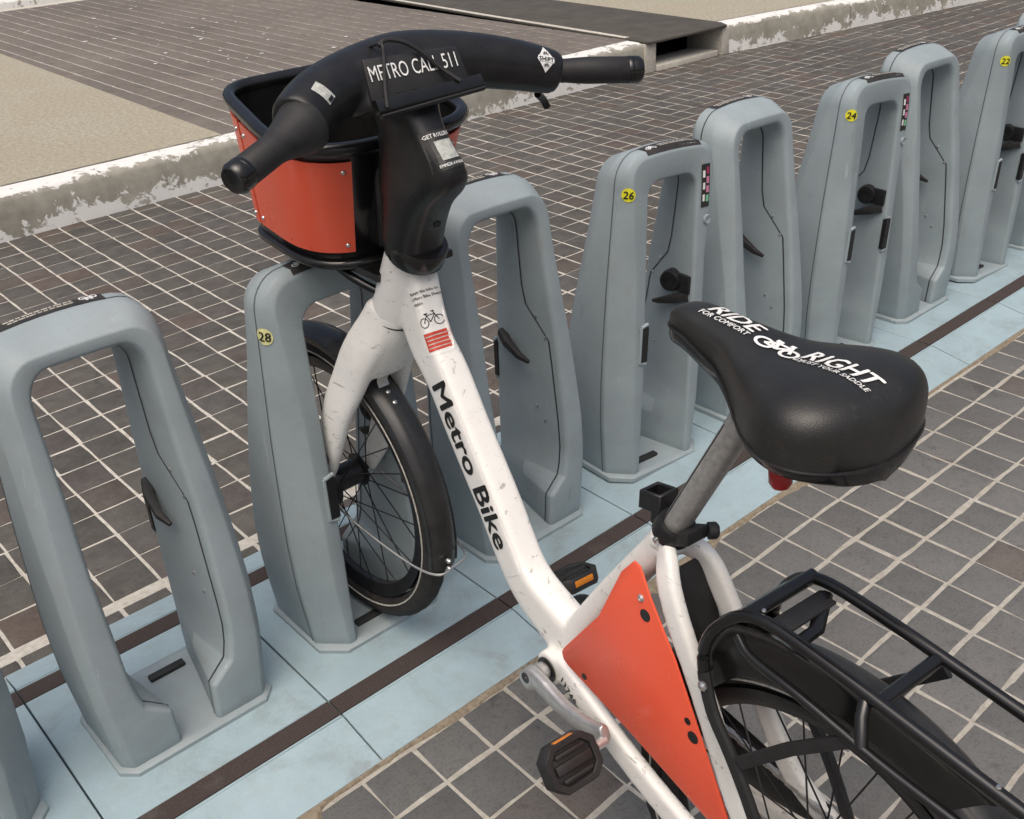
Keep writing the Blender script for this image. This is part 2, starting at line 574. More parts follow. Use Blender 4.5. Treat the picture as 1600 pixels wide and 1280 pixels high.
def voxel(gs, size=0.004, smooth=4):
    """union of overlapping solids with blended joints"""
    g = Geo()
    for q in gs:
        g.join(q)
    me = bpy.data.meshes.new('tmp')
    me.from_pydata(g.v, [], g.f)
    bm = bmesh.new()
    bm.from_mesh(me)
    bmesh.ops.recalc_face_normals(bm, faces=bm.faces)
    bm.to_mesh(me)
    bm.free()
    o = bpy.data.objects.new('tmp', me)
    COL.objects.link(o)
    md = o.modifiers.new('r', 'REMESH')
    md.mode = 'VOXEL'
    md.voxel_size = size
    dg = bpy.context.evaluated_depsgraph_get()
    me2 = bpy.data.meshes.new_from_object(o.evaluated_get(dg))
    bpy.data.objects.remove(o)
    bm = bmesh.new()
    bm.from_mesh(me2)
    for _ in range(smooth):
        bmesh.ops.smooth_vert(bm, verts=bm.verts, factor=0.5, use_axis_x=True, use_axis_y=True, use_axis_z=True)
    r = Geo()
    bm.verts.ensure_lookup_table()
    r.v = [tuple(v.co) for v in bm.verts]
    r.f = [tuple(v.index for v in f.verts) for f in bm.faces]
    bm.free()
    return r


def text_geo(body, bold=0.0, res=2, shear=0.0, spacing=1.0):
    """text as flat 2-D mesh, x from 0..width, cap height 1"""
    cu = bpy.data.curves.new('t', 'FONT')
    cu.body = body
    cu.size = 1.0
    cu.resolution_u = res
    cu.offset = min(bold, 0.0)
    cu.shear = shear
    cu.space_character = spacing
    o = bpy.data.objects.new('t', cu)
    COL.objects.link(o)
    dg = bpy.context.evaluated_depsgraph_get()
    dg.update()
    me = bpy.data.meshes.new_from_object(o.evaluated_get(dg))
    bpy.data.objects.remove(o)
    bm = bmesh.new()
    bm.from_mesh(me)
    bmesh.ops.triangulate(bm, faces=bm.faces)
    for _ in range(2):
        es = [e for e in bm.edges if e.calc_length() > .22]
        if es:
            bmesh.ops.subdivide_edges(bm, edges=es, cuts=1)
            bmesh.ops.triangulate(bm, faces=bm.faces)
    bm.verts.ensure_lookup_table()
    v = np.array([q.co[:] for q in bm.verts])
    f = [tuple(q.index for q in p.verts) for p in bm.faces]
    bm.free()
    v = v[:, :2]
    v[:, 0] -= v[:, 0].min()
    v /= 0.69
    lay = [(0, 0)] if bold <= 0 else [(0, 0), (-bold, 0), (bold, 0), (0, bold * .6), (0, -bold * .6)]
    V3, F3 = [], []
    for i, (dx, dy) in enumerate(lay):          # heavier weight: slightly shifted, slightly stacked strokes
        k = len(V3) * len(v)
        V3.append(np.c_[v[:, 0] + dx + max(bold, 0), v[:, 1] + dy, np.full(len(v), float(i))])
        F3 += [tuple(a + i * len(v) for a in q) for q in f]
    return np.vstack(V3), F3


def bike_icon(lw=0.06):
    """little bicycle pictogram about 2 wide, 1.2 high"""
    vs, fs = [], []
    def quad(a, b, w=lw):
        a, b = np.array(a, float), np.array(b, float)
        d = b - a
        nn = np.array([-d[1], d[0]]) / np.linalg.norm(d) * w / 2
        k = len(vs)
        vs.extend([a - nn, b - nn, b + nn, a + nn])
        fs.append((k, k + 1, k + 2, k + 3))
    def ring(c, r, w=lw, n=20):
        k = len(vs)
        for i in range(n):
            a = 2 * math.pi * i / n
            vs.append(np.array(c) + (r - w / 2) * np.array([math.cos(a), math.sin(a)]))
            vs.append(np.array(c) + (r + w / 2) * np.array([math.cos(a), math.sin(a)]))
        for i in range(n):
            j = (i + 1) % n
            fs.append((k + 2 * i, k + 2 * i + 1, k + 2 * j + 1, k + 2 * j))
    ring((0.4, 0.4), 0.36)
    ring((1.6, 0.4), 0.36)
    quad((0.4, 0.4), (0.95, 0.4)); quad((0.95, 0.4), (0.72, 1.0)); quad((0.4, 0.4), (0.76, 0.88))
    quad((0.76, 0.88), (1.38, 0.92)); quad((0.95, 0.4), (1.38, 0.88)); quad((1.6, 0.4), (1.32, 1.12))
    quad((0.58, 1.03), (0.88, 1.03), lw * 1.6); quad((1.18, 1.14), (1.42, 1.14), lw * 1.3)
    return np.array(vs), fs


def decal(name, vf, o, ux, uy, bvh, mat, parent, origin, off=0.0008, reach=0.06):
    """wrap flat print onto a surface; ux/uy scaled axes"""
    v, f = vf
    o, ux, uy = map(lambda q: np.asarray(q, float), (o, ux, uy))
    nrm = unit(np.cross(ux, uy))
    off0 = off
    g = Geo()
    pts = []
    zz = v[:, 2] if v.shape[1] > 2 else np.zeros(len(v))
    for (x, y), lift in zip(v[:, :2], zz):
        off = off0 + lift * .00013
        p = o + ux * x + uy * y
        if bvh is not None:
            h = bvh.ray_cast(Vector(p + nrm * reach), Vector(-nrm), reach * 2.5)
            if h[0] is not None:
                q = np.array(h[0])
                nn = np.array(h[1])
                if nn @ nrm < 0: nn = -nn
                p = q + nrm * off
            else:
                p = p + nrm * off
        else:
            p = p + nrm * off
        pts.append(p)
    g.add(pts, f)
    return make(name, g, mat, parent, origin, smooth=False)


def rect_vf(w, h, nx=6, ny=6, r=0.0):
    """subdivided rectangle 0..w x 0..h (corner cut r)"""
    vs, fs = [], []
    for j in range(ny + 1):
        y = h * j / ny
        ins = 0
        for i in range(nx + 1):
            x = w * i / nx
            if r > 0 and j in (0, ny):
                x = r + (w - 2 * r) * i / nx
            vs.append((x, y))
    for j in range(ny):
        for i in range(nx):
            a = j * (nx + 1) + i
            fs.append((a, a + 1, a + nx + 2, a + nx + 1))
    return np.array(vs), fs


def disc_vf(r, n=20, rs=3):
    vs = [(0, 0)]
    fs = []
    for k in range(1, rs + 1):
        for i in range(n):
            a = 2 * math.pi * i / n
            vs.append((r * k / rs * math.cos(a), r * k / rs * math.sin(a)))
    for i in range(n):
        fs.append((0, 1 + i, 1 + (i + 1) % n))
    for k in range(rs - 1):
        for i in range(n):
            j = (i + 1) % n
            fs.append((1 + k * n + i, 1 + k * n + j, 1 + (k + 1) * n + j, 1 + (k + 1) * n + i))
    return np.array(vs, float), fs


def place_vf(vf, sx, sy, dx=0, dy=0):
    v, f = vf
    q = np.c_[v[:, 0] * sx + dx, v[:, 1] * sy + dy]
    return (np.c_[q, v[:, 2:]] if v.shape[1] > 2 else q), f


def interp(tab, x):
    return float(np.interp(x, [p[0] for p in tab], [p[1] for p in tab]))


def to_px(p):
    q = CAM_R @ (np.asarray(p, float) - CAM_C)
    if q[2] <= 0.05:
        return None
    return 800 + 1628 * q[0] / q[2], 640 + 1628 * q[1] / q[2], q[2]


# ================================================================== THE GROUND
PX = 0.11
gnd = make('ground', Geo().add([(-90, -90, -0.03), (90, -90, -0.03), (90, 90, -0.03), (-90, 90, -0.03)], [(0, 1, 2, 3)]), 'asphalt', smooth=False)
tag(gnd, kind='structure')
plaza = make('plaza_pavement', Geo().add([(-6, -8, -0.0028), (14, -8, -0.0028), (14, 3.7, -0.0028), (-6, 3.7, -0.0028)], [(0, 1, 2, 3)]), 'grout', smooth=False)
tag(plaza, kind='structure')


def paver_geo(w, d, jit, top=0.0):
    """a clay paver with slightly uneven edges (eight-cornered outline)"""
    g = Geo()
    r = lambda k=1.0: random.uniform(-jit, jit) * k
    x, y = w / 2, d / 2
    b = [(-x + r(), -y + r()), (r(8), -y + r(.9)), (x + r(), -y + r()), (x + r(.9), r(8)), (x + r(), y + r()), (r(8), y + r(.9)), (-x + r(), y + r()), (-x + r(.9), r(8))]
    n = 8
    tz = [random.uniform(-0.0008, 0.0008) for _ in range(n)]
    k = 1 - 0.0062 / min(x, y)
    vs = [(p[0], p[1], -0.02) for p in b] + [(p[0], p[1], -0.0024) for p in b] + [(p[0] * k, p[1] * k, top + tz[i]) for i, p in enumerate(b)]
    fs = [tuple(range(2 * n, 3 * n))]
    for i in range(n):
        j = (i + 1) % n
        fs += [(i, j, n + j, n + i), (n + i, n + j, 2 * n + j, 2 * n + i)]
    return g.add(vs, fs)


cells = []
# near side (towards the camera): 0.11 x 0.1117 pitch; first row runs into the ramp edge
for i in range(-45, 100):
    for j in range(-1, 40):
        x, y = (i + 0.5) * PX, -(j + 0.5) * 0.1117
        d = 0.1030 if j >= 0 else 0.0935
        if j == -1:
            y -= 0.004
        cells.append((x, y, 0.1042, d, 0))
# far side of the docking row up to the kerb
for i in range(-45, 110):
    for k in range(-11, 12):
        x, y = (i + 0.5) * PX, (20.2545 - (k + 0.5) * 1.103) * PX
        d = 0.1165
        if y < 0.88: continue
        cells.append((x, y, 0.1025, d, 1))
    if -2.02 < (i + 0.5) * PX < 2.25:
        cells.append(((i + 0.5) * PX, 0.843, 0.1, 0.034, 2))
    else:                                   # the paving closes up again beyond both ends of the row
        for k in range(6):
            cells.append(((i + 0.5) * PX, 0.174 + k * 0.1245, 0.1025, 0.118, 2))
vis = []
for c in cells:
    q = to_px((c[0], c[1], 0))
    if q and -40 < q[0] < 1640 and -40 < q[1] < 1320:
        vis.append((q[2], c))
vis.sort(key=lambda a: a[0])
near = [c for _, c in vis if c[4] != 2][:300]
near_set = set(near)
protos = {}
for kind in (0, 1):
    w, d = (0.1042, 0.1030) if kind == 0 else (0.1025, 0.1165)
    protos[kind] = []
    for _ in range(14):
        me_o = make('paver', paver_geo(w, d, 0.0024 if kind == 0 else 0.0016), 'paver_grey' if kind == 0 else 'paver', None, sharp=25)
        protos[kind].append(me_o.data)
        bpy.data.objects.remove(me_o)
short = make('paver', paver_geo(0.1042, 0.0935, 0.0025), 'paver_grey', None, sharp=25)
short_me = short.data
bpy.data.objects.remove(short)
for c in near:
    me = short_me if c[3] < 0.1 else random.choice(protos[c[4]])
    o = bpy.data.objects.new('paver', me)
    COL.objects.link(o)
    o.parent = plaza
    o.location = (c[0] + random.uniform(-.0012, .0012), c[1] + random.uniform(-.0012, .0012), random.uniform(-0.0012, 0.0008))
    o.rotation_euler = (random.uniform(-.004, .004), random.uniform(-.004, .004), random.uniform(-.008, .008))
for kinds, mt_ in (((0,), 'paver_grey'), ((1, 2), 'paver')):
    g = Geo()
    for c in cells:
        if c in near_set or c[4] not in kinds: continue
        q = paver_geo(c[2], c[3], 0.002 if c[3] > .05 else 0.001)
        dz = random.uniform(-0.0008, 0.0008)
        g.add([(p[0] + c[0], p[1] + c[1], p[2] + dz) for p in q.v], q.f)
    tag(make('paving', g, mt_, plaza, sharp=25), kind='stuff')

# crumbling sand mortar along the ramp edge
g = Geo()
xs = np.arange(-2.6, 3.2, 0.012)
vs = []
ph = [random.uniform(0, 6) for _ in range(6)]
for x in xs:
    w = 0.004 + 0.010 * (math.sin(x * 9 + ph[0]) * math.sin(x * 3.1 + ph[1])) + 0.010 * max(0, math.sin(x * 17 + ph[2])) * max(0, math.sin(x * 4 + ph[3])) + random.uniform(-.002, .003)
    if -0.85 < x < 0.05: w += 0.042 * math.exp(-((x + 0.42) / 0.22) ** 2) * (0.7 + 0.5 * math.sin(x * 40))
    if -1.75 < x < -1.3: w += 0.032 * math.exp(-((x + 1.45) / 0.2) ** 2)
    w = max(0.004, w)
    z = 0.0015 + random.uniform(0, 0.0015)
    vs += [(x, 0.118, z + 0.001), (x, 0.113 - w * 0.5, z + 0.001), (x, 0.113 - w, z * 0.5), (x, 0.113 - w - 0.003, -0.006)]
fs = []
for i in range(len(xs) - 1):
    for k in range(3):
        a = i * 4 + k
        fs.append((a, a + 4, a + 5, a + 1))
mort = make('mortar', g.add(vs, fs), 'mortar', plaza, sharp=60)
tag(mort, kind='stuff')

# ------------------------------------------------------------------ kerb and raised walk
KB = [(-6.0, 3.50), (-0.6, 3.50), (0.5, 3.505), (2.0, 3.505), (3.33, 3.50), (4.15, 3.475), (5.37, 3.31), (7.5, 3.02), (13.0, 2.2)]
SWZ = 0.185


def kerb_piece(x0, x1, parent, gap=0.004):
    tab = KB
    n = max(2, int((x1 - x0) / 0.12))
    lv = []
    for i in range(n + 1):
        x = x0 + gap + (x1 - x0 - 2 * gap) * i / n
        y = interp(tab, x)
        rr = lambda s: random.uniform(-s, s)
        lv.append([(x, y + rr(.003), -0.03), (x, y + 0.002 + rr(.003), 0.02), (x, y + 0.012 + rr(.003), 0.10), (x, y + 0.018 + rr(.002), 0.155 + rr(.003)),
                   (x, y + 0.030 + rr(.003), 0.178 + rr(.003)), (x, y + 0.055 + rr(.002), SWZ + 0.001 + rr(.001)),
                   (x, y + 0.155 + rr(.006), SWZ + 0.001), (x, y + 0.16, -0.03)])
    return make('kerb_stone', rings(lv), 'kerb', parent, sharp=50)


kerb = bpy.data.objects.new('kerb', None)
COL.objects.link(kerb)
tag(kerb, kind='structure')
for a, b in ((-6, -2.2), (-2.2, 0.9), (0.9, 3.335), (4.155, 5.37), (5.37, 8.2), (8.2, 13.0)):
    kerb_piece(a, b, kerb)

# far paved walk behind the kerb: aggregate concrete left and right, brick between
def slab(name, poly, z, mat, parent=None):
    n = len(poly)
    return make(name, Geo().add([(x, y, z) for x, y in poly], [tuple(range(n))]), mat, parent, smooth=False)


walk = slab('raised_walk', [(-6, 3.60), (3.36, 3.60), (3.36, 60), (-40, 60), (-40, 3.60)], SWZ - 0.003, 'grout')
tag(walk, kind='structure')
tag(slab('concrete_walk', [(-6, 3.655), (0.463, 3.66), (0.525, 7.2), (0.56, 9.2), (-6, 9.2)], SWZ + .004, 'aggregate'), kind='structure')
tag(slab('concrete_apron', [(4.155, 3.62), (5.37, 3.45), (7.5, 3.16), (13.0, 2.34), (60, 2.34), (60, 60), (5.3, 60), (4.165, 5.4)], SWZ + .004, 'aggregate'), kind='structure')
g = Geo()
yy = 3.665
for i in range(0, 24):
    for j in range(0, 42):
        x = 0.53 + i * 0.126
        y = 3.735 + j * 0.143
        if x > 3.40 or y > 9.15: continue
        q = paver_geo(0.118, 0.1375, 0.0018)
        g.add([(p[0] + x, p[1] + y, p[2] + SWZ + random.uniform(-.001, .001)) for p in q.v], q.f)
tag(make('brick_paving', g, 'sidewalk_brick', walk, sharp=25), kind='stuff')
# small white droppings spattered on the brick walk
g = Geo()
for _ in range(46):
    x = random.gauss(1.6, 0.55)
    y = random.gauss(6.2, 0.9)
    if not (0.6 < x < 3.3 and 4.2 < y < 9): continue
    r = random.uniform(0.006, 0.019)
    n = 7
    pts = [(x + r * random.uniform(.6, 1.2) * math.cos(2 * math.pi * k / n), y + r * random.uniform(.6, 1.3) * math.sin(2 * math.pi * k / n), SWZ + 0.003) for k in range(n)]
    g.add(pts + [(x, y, SWZ + 0.005)], [(k, (k + 1) % n, n) for k in range(n)])
tag(make('dropping_spots', g, 'print', walk), kind='stuff')
far = make('far_kerb', box((-1.0, 9.33, 0.12), (2.95, 0, 0), (0, 0.1, 0), (0, 0, 0.12)), 'kerb', None, bevel=0.015)
tag(far, kind='structure')

# storm drain set into the kerb
dr = empty('storm_drain', (3.75, 3.5, 0), 'storm drain with a grey steel cover plate and open mouth in the white kerb', 'storm drain')
O3 = (3.75, 3.5, 0)
pl = Geo()
poly = [(3.345, 3.485), (4.10, 3.46), (4.155, 3.55), (4.24, 5.5), (4.6, 9.2), (3.70, 9.2), (3.42, 5.2)]
make('cover_plate', prism(poly, (0, 0, SWZ - 0.008), (1, 0, 0), (0, 1, 0), (0, 0, 1), 0.016), 'cover', dr, O3, bevel=0.003)
make('plate_edge_trim', prism([(3.36, 3.70), (3.40, 3.70), (3.475, 5.2), (3.75, 9.2), (3.71, 9.2), (3.435, 5.2)], (0, 0, SWZ - 0.005), (1, 0, 0), (0, 1, 0), (0, 0, 1), 0.016), 'grout', dr, O3, bevel=0.003)
make('side_wall', box((3.392, 3.66, 0.078), (0.052, 0, 0), (0, 0.155, 0), (0, 0, 0.098)), 'grout', dr, O3, bevel=0.006)
make('side_wall', box((4.115, 3.63, 0.078), (0.036, 0, 0), (0, 0.155, 0), (0, 0, 0.098)), 'grout', dr, O3, bevel=0.006)
make('sill', box((3.752, 3.60, 0.004), (0.305, 0, 0), (0, 0.11, 0), (0, 0, 0.028)), 'grout', dr, O3, bevel=0.006)
make('void', box((3.752, 3.99, 0.06), (0.32, 0, 0), (0, 0.02, 0), (0, 0, 0.11)), 'dark', dr, O3)
make('post', tube((3.50, 3.60, 0.0), (3.50, 3.60, 0.176), 0.018), 'cover', dr, O3)

# ================================================================== DOCKING STATION
CY = 0.485
ZP = 0.03
T_WO = [(.03, .146), (.18, .160), (.30, .163), (.5, .157), (.745, .143), (.83, .143)]
T_WF = [(.03, -.113), (.3, -.108), (.745, -.090), (.83, -.082)]
T_WB = [(.03, .110), (.12, .112), (.25, .108), (.745, .036), (.83, .026)]
T_IF = [(.03, .079), (.3, .077), (.5, .077), (.71, .077)]
T_IM = [(.03, .060), (.13, .062), (.18, .082), (.5, .083), (.71, .082)]
T_IB = [(.03, .034), (.115, .038), (.15, .080), (.2, .092), (.44, .097), (.55, .093), (.71, .092)]
T_CS = [(.03, .048), (.3, .052), (.55, .044), (.68, .026), (.80, .014)]
T_CF = [(.03, .050), (.3, .048), (.6, .040), (.74, .026), (.80, .010)]


def stations():
    S = []
    zs = [.034, .06, .09, .115, .132, .15, .18, .22, .28, .35, .42, .47, .51, .55, .60, .65, .70, .752]
    def leg(z, sg):
        zi = z if z < .5 else .5 + (z - .5) * (.213 / .252)
        return dict(z=z, O=V(sg * interp(T_WO, z), z), F=V(sg * interp(T_IF, zi), zi), Mi=V(sg * interp(T_IM, zi), zi), B=V(sg * interp(T_IB, zi), zi))
    left = [leg(z, -1) for z in zs]
    S += left
    ro, ri = .060, .038
    wo = interp(T_WO, .752)
    def arc(sg, a):
        z0, zi0 = .752, .713
        c, s = math.cos(a), math.sin(a)
        dome = .006 * s
        z = z0 + ro * s + dome
        return dict(z=z, O=V(sg * (wo - ro + ro * c), z), F=V(sg * (.077 - ri + ri * c), zi0 + ri * s), Mi=V(sg * (.082 - ri + ri * c), zi0 + ri * s + .006 * s), B=V(sg * (.092 - ri + ri * c), zi0 + ri * s + .016 * s))
    for k in range(1, 8):
        S.append(arc(-1, math.pi / 2 * k / 7))
    for k in range(1, 6):
        f = -1 + 2 * k / 6
        z = .752 + ro + .006 + .005 * (1 - f * f)
        S.append(dict(z=z, O=V(f * (wo - ro), z), F=V(f * (.077 - ri), .751), Mi=V(f * (.082 - ri), .757), B=V(f * (.092 - ri), .767)))
    for k in range(7, 0, -1):
        S.append(arc(1, math.pi / 2 * k / 7))
    S += [leg(z, 1) for z in reversed(zs)]
    return S


ST = stations()


def shell_geo():
    lv = []
    for s in ST:
        z = s['z']
        wF, wB = interp(T_WF, z), interp(T_WB, z)
        cS, cF, cB, cBr = interp(T_CS, z), interp(T_CF, z), interp([(.4, .020), (.83, .056)], z), interp([(.4, .020), (.83, .030)], z)
        O, F, Mi, B = s['O'], s['F'], s['Mi'], s['B']
        d = unit(O - F)
        db = unit(O - B)
        wM = wF + (wB - wF) * .45
        L = np.linalg.norm(O - F)
        cS = min(cS, L * .74)
        P = [(O, wM * .5 + wF * .5 + .012), (O, wF + cF), (O - d * cS, wF), (F + d * .004, wF), (F, wF + .007), (Mi, wM), (B + db * (-.0) , wB - .008), (B + db * .006, wB), (O - db * cBr, wB), (O - db * .003, wB - cB)]
        lv.append([(p[0], w, p[1]) for p, w in P])
    return rings(lv)


SHELL = shell_geo()


def seam_geo(outer):
    rows = []
    for s in ST:
        z = s['z']
        wF, wB = interp(T_WF, z), interp(T_WB, z)
        O, F, Mi, B = s['O'], s['F'], s['Mi'], s['B']
        d = unit(O - F)
        if outer:
            w = interp([(.03, -.052), (.83, -.047)], z)
            p = O + d * .0007
            rows.append([(p[0], w - .0015, p[1]), (p[0], w + .0015, p[1])])
        else:
            w = interp([(.03, wB - .022), (.47, wB - .022), (.56, wB * .5 + wF * .5 + .004), (.83, wB * .5 + wF * .5)], z)
            wM = wF + (wB - wF) * .45
            q = []
            for ww in (w - .0019, w + .0019):
                if ww < wM:
                    t_ = (ww - wF - .007) / (wM - wF - .007)
                    p = F + (Mi - F) * t_
                else:
                    t_ = (ww - wM) / (wB - .008 - wM)
                    p = Mi + (B - Mi) * t_
                p = p - d * .0011
                q.append((p[0], ww, p[1]))
            rows.append(q)
    vs = [p for r in rows for p in r]
    return Geo().add(vs, [(2 * i, 2 * i + 1, 2 * i + 3, 2 * i + 2) for i in range(len(rows) - 1)])


def rot_if(g, flip):
    if not flip: return g
    r = Geo()
    r.v = [(-x, -y, z) for x, y, z in g.v]
    r.f = g.f
    return r


def base_outline(e):
    w, f, c = .148 + e, .118 + e, .042
    return [(-w + c, -f), (w - c, -f), (w, -f + c), (w, f - c * .6), (w - c * .6, f), (-w + c * .6, f), (-w, f - c * .6), (-w, -f + c)]


def part(name, g, mat, root, flip=False, **kw):
    return make(name, rot_if(g, flip), mat, root, (0, 0, 0), **kw)


def dockdecal(name, vf, o, ux, uy, bvh, mat, parent, flip, **kw):
    sg = -1 if flip else 1
    R_ = lambda p: V(sg * p[0], sg * p[1], p[2])
    return decal(name, vf, R_(o), R_(ux), R_(uy), bvh, mat, parent, (0, 0, 0), **kw)


def build_dock(flip, label):
    root = empty('bike_dock', (0, 0, 0), label, 'bike dock', 'bike docks standing in a row')
    # base plate, grip strips and ramps (never flipped: near side is -Y)
    hw = .2095
    bp_ = Geo()
    poly = [(-.2525, .0), (-.2525, ZP), (-.2465, ZP), (-.2465, ZP - .005), (-.2005, ZP - .005), (-.2005, ZP), (.2045, ZP), (.2045, ZP - .005), (.2505, ZP - .005), (.2505, ZP), (.2545, ZP), (.2545, 0)]
    make('base_plate', rings([[(x, y, z - .004) for y, z in poly] for x in (-hw, hw)]), 'plate', root, bevel=.0012, bevel_seg=1)
    nr = [(-.2535, -.006), (-.2535, ZP - .0045), (-.262, ZP - .006), (-.285, ZP - .0105), (-.372, .0045), (-.3735, -.006)]
    make('ramp', rings([[(x, y, z) for y, z in nr] for x in (-hw, hw)]), 'plate', root, sharp=50)
    nf = [(.2555, -.006), (.2555, ZP - .0045), (.263, ZP - .006), (.28, ZP - .011), (.335, .004), (.336, -.006)]
    make('ramp', rings([[(x, y, z) for y, z in nf] for x in (-hw, hw)]), 'plate', root, sharp=50)
    for y in (-.2235, .2275):
        make('grip_strip', box((0, y, ZP - .0065), (hw, 0, 0), (0, .0215, 0), (0, 0, .0025)), 'grip', root, smooth=False)
    # flange under the shell
    lv = [[(x, y, ZP - .006) for x, y in base_outline(.004)], [(x, y, ZP + .004) for x, y in base_outline(.004)], [(x, y, ZP + .0085) for x, y in base_outline(-.001)], [(x, y, ZP + .0085) for x, y in base_outline(-.012)]]
    part('base_flange', rings(lv), 'dock', root, flip, sharp=35)
    # shell
    shell = part('shell', SHELL, 'dock', root, flip, bevel=.0032, bevel_seg=2, bevel_angle=18, sharp=32)
    bv = rot_if(SHELL, flip).bvh()
    part('seam_gasket', seam_geo(True), 'gasket' if flip else 'seam', root, flip)
    part('seam_gasket', seam_geo(False), 'gasket', root, flip)
    part('rubber_bar', box((-.022, -.075, ZP + .0125), (.036, 0, 0), (0, .0085, 0), (0, 0, .0045)), 'rubber', root, flip, bevel=.002)
    # printed band on top
    lab = dockdecal('top_label', rect_vf(.168, .034, 14, 4), (-.078, -.080, .82), (1, 0, 0), (0, 1, 0), bv, 'brownlabel', root, flip, off=.0012)
    dockdecal('pictogram', place_vf(bike_icon(.16), .014, .015, .008, .008), (-.078, -.080, .82), (1, 0, 0), (0, 1, 0), bv, 'print', lab, flip, off=.0020)
    vs, fs = [], []
    rnd = random.Random(3)
    for yy_ in (.012, .020):
        x = .048
        while x < .148:
            w = rnd.uniform(.004, .010)
            k = len(vs)
            vs += [(x, yy_), (x + w, yy_), (x + w, yy_ + .0042), (x, yy_ + .0042)]
            fs.append((k, k + 1, k + 2, k + 3))
            x += w + rnd.uniform(.0008, .003)
    dockdecal('fine_print', (np.array(vs), fs), (-.078, -.080, .82), (1, 0, 0), (0, 1, 0), bv, 'print_dull', lab, flip, off=.0020)
    # receiver that grips the wheel hub, on both inner walls
    for sg, x in ((1, .074), (-1, -.074)):
        if sg > 0 and flip: continue
        if sg > 0: part('receiver_block', box((.0755, -.070, .482), (.006, 0, 0), (0, .022, 0), (0, 0, .022)), 'black', root, flip, bevel=.003)
        if sg > 0: part('lock_receiver', lathe((x + sg * .004, -.035, .482), (-sg, -.22, 0), [(-.012, .027), (.012, .027), (.021, .024), (.023, .010), (.019, .0)], 20), 'black', root, flip, sharp=35)
        lip = Geo()
        a = [(x + sg * .006, -.085, .452), (x - sg * .006, -.055, .440), (x - sg * .012, -.01, .424), (x - sg * .006, .016, .414)]
        lip.join(sweep(a, [.011, .010, .008, .004], [.013, .012, .008, .004], n=8, ex=3))
        part('guide_lip', lip, 'rubber', root, flip)
        # recess frame at the front edge of the leg
        fr = Geo()
        xo = sg * (interp(T_IF, .38) + .003)
        for (pa, pb) in (((xo + sg * .016, .425), (xo - sg * .004, .430)), ((xo + sg * .016, .335), (xo - sg * .004, .330)), ((xo + sg * .016, .425), (xo + sg * .016, .335))):
            fr.join(tube((pa[0], -.1065, pa[1]), (pb[0], -.1065, pb[1]), .0042, n=8, up=(0, 1, 0)))
        part('recess_frame', fr, 'dock', root, flip)
        part('lock_recess', box((xo + sg * .005, -.104, .380), (.0105, 0, 0), (0, .006, 0), (0, 0, .043)), 'black', root, flip)
    # wall bolts
    for sg in (-1, 1):
        for (w, z) in ((.02, .52), (.045, .475), (.02, .30), (.043, .27)):
            wF, wB = interp(T_WF, z), interp(T_WB, z)
            wM = wF + (wB - wF) * .45
            xm, xb = interp(T_IM, z), interp(T_IB, z)
            t_ = max(0, min(1, (w - wM) / (wB - .008 - wM)))
            x = xm + (xb - xm) * t_
            part('bolt', lathe((sg * (x + .001), w, z), (-sg, 0, 0), [(0, .0042), (.002, .0042), (.0036, .002)], 8), 'steel', root, flip)
    # information sticker and key button on the right leg
    st = dockdecal('info_sticker', rect_vf(.026, .098, 2, 6), (.090, -.12, .668), (1, 0, 0), (0, 0, 1), bv, 'printblack', root, flip, off=.0012)
    icon = rect_vf(.0085, .0155, 1, 1)
    for k, mt in enumerate(('mint', 'pink', 'pink', 'crimson')):
        dockdecal('icon', place_vf(icon, 1, 1, .0145, .012 + k * .021), (.090, -.12, .668), (1, 0, 0), (0, 0, 1), bv, mt, st, flip, off=.0019)
    for k in range(3):
        dockdecal('icon', place_vf(icon, .85, 1.0, .0035, .014 + k * .027), (.090, -.12, .668), (1, 0, 0), (0, 0, 1), bv, 'print', st, flip, off=.0019)
    wf = interp(T_WF, .64)
    part('key_button', lathe((.112, wf + .001, .638), (0, -1, 0), [(0, .0115), (.004, .0115), (.0055, .0095), (.0045, .008), (.0045, .0)], 18), 'dock', root, flip, sharp=35)
    return root, bv


dockA, bvA = build_dock(False, 'x')
dockB, bvB = build_dock(True, 'x')


def copy_tree(o, parent=None):
    c = o.copy()
    COL.objects.link(c)
    c.parent = parent
    for ch in list(o.children):
        copy_tree(ch, c)
    return c


dock_labels = {
    -1: 'grey bike dock at the near left corner, only its lower edge in view',
    0: 'empty grey bike dock seen from behind, left of the dock holding the white bike',
    1: 'grey bike dock with yellow number 28, the one holding the white bike',
    2: 'empty grey bike dock seen from behind, right behind the white frame tube lettered Metro Bike',
    3: 'empty grey bike dock with bright yellow number 26, left of the black saddle',
    4: 'empty grey bike dock seen from behind, right beside the dock numbered 26',
    5: 'empty grey bike dock with bright yellow number 24 and black lock parts inside',
    6: 'empty grey bike dock seen from behind, between the docks numbered 24 and 22',
    7: 'grey bike dock with yellow number 22 at the right edge',
    8: 'grey bike dock seen from behind, beyond the dock numbered 22',
}
first = {0: True, 1: True}
for k in range(-1, 9):
    odd = (k % 2 == 0)
    src = dockB if odd else dockA
    if first[int(odd)]:
        d = src
        first[int(odd)] = False
    else:
        d = copy_tree(src)
    d.location = (-1.369 + .4225 * k, CY, 0)
    d['label'] = dock_labels[k]
# the row is not perfectly true: a few shells lean and twist a little on their plates
SET = {3: (2.9, -3.0), 5: (3.5, -3.0), 7: (3.0, -2.0), 2: (.5, 0), 4: (1.0, 0), 6: (.8, 0)}
for d in [o for o in COL.objects if o.name.split('.')[0] == 'bike_dock']:
    k = round((d.location.x + 1.369) / .4225)
    if k not in SET: continue
    for ch in d.children:
        if ch.name.split('.')[0] not in ('base_plate', 'ramp', 'grip_strip'):
            ch.rotation_euler = (0, math.radians(SET[k][0]), math.radians(SET[k][1]))
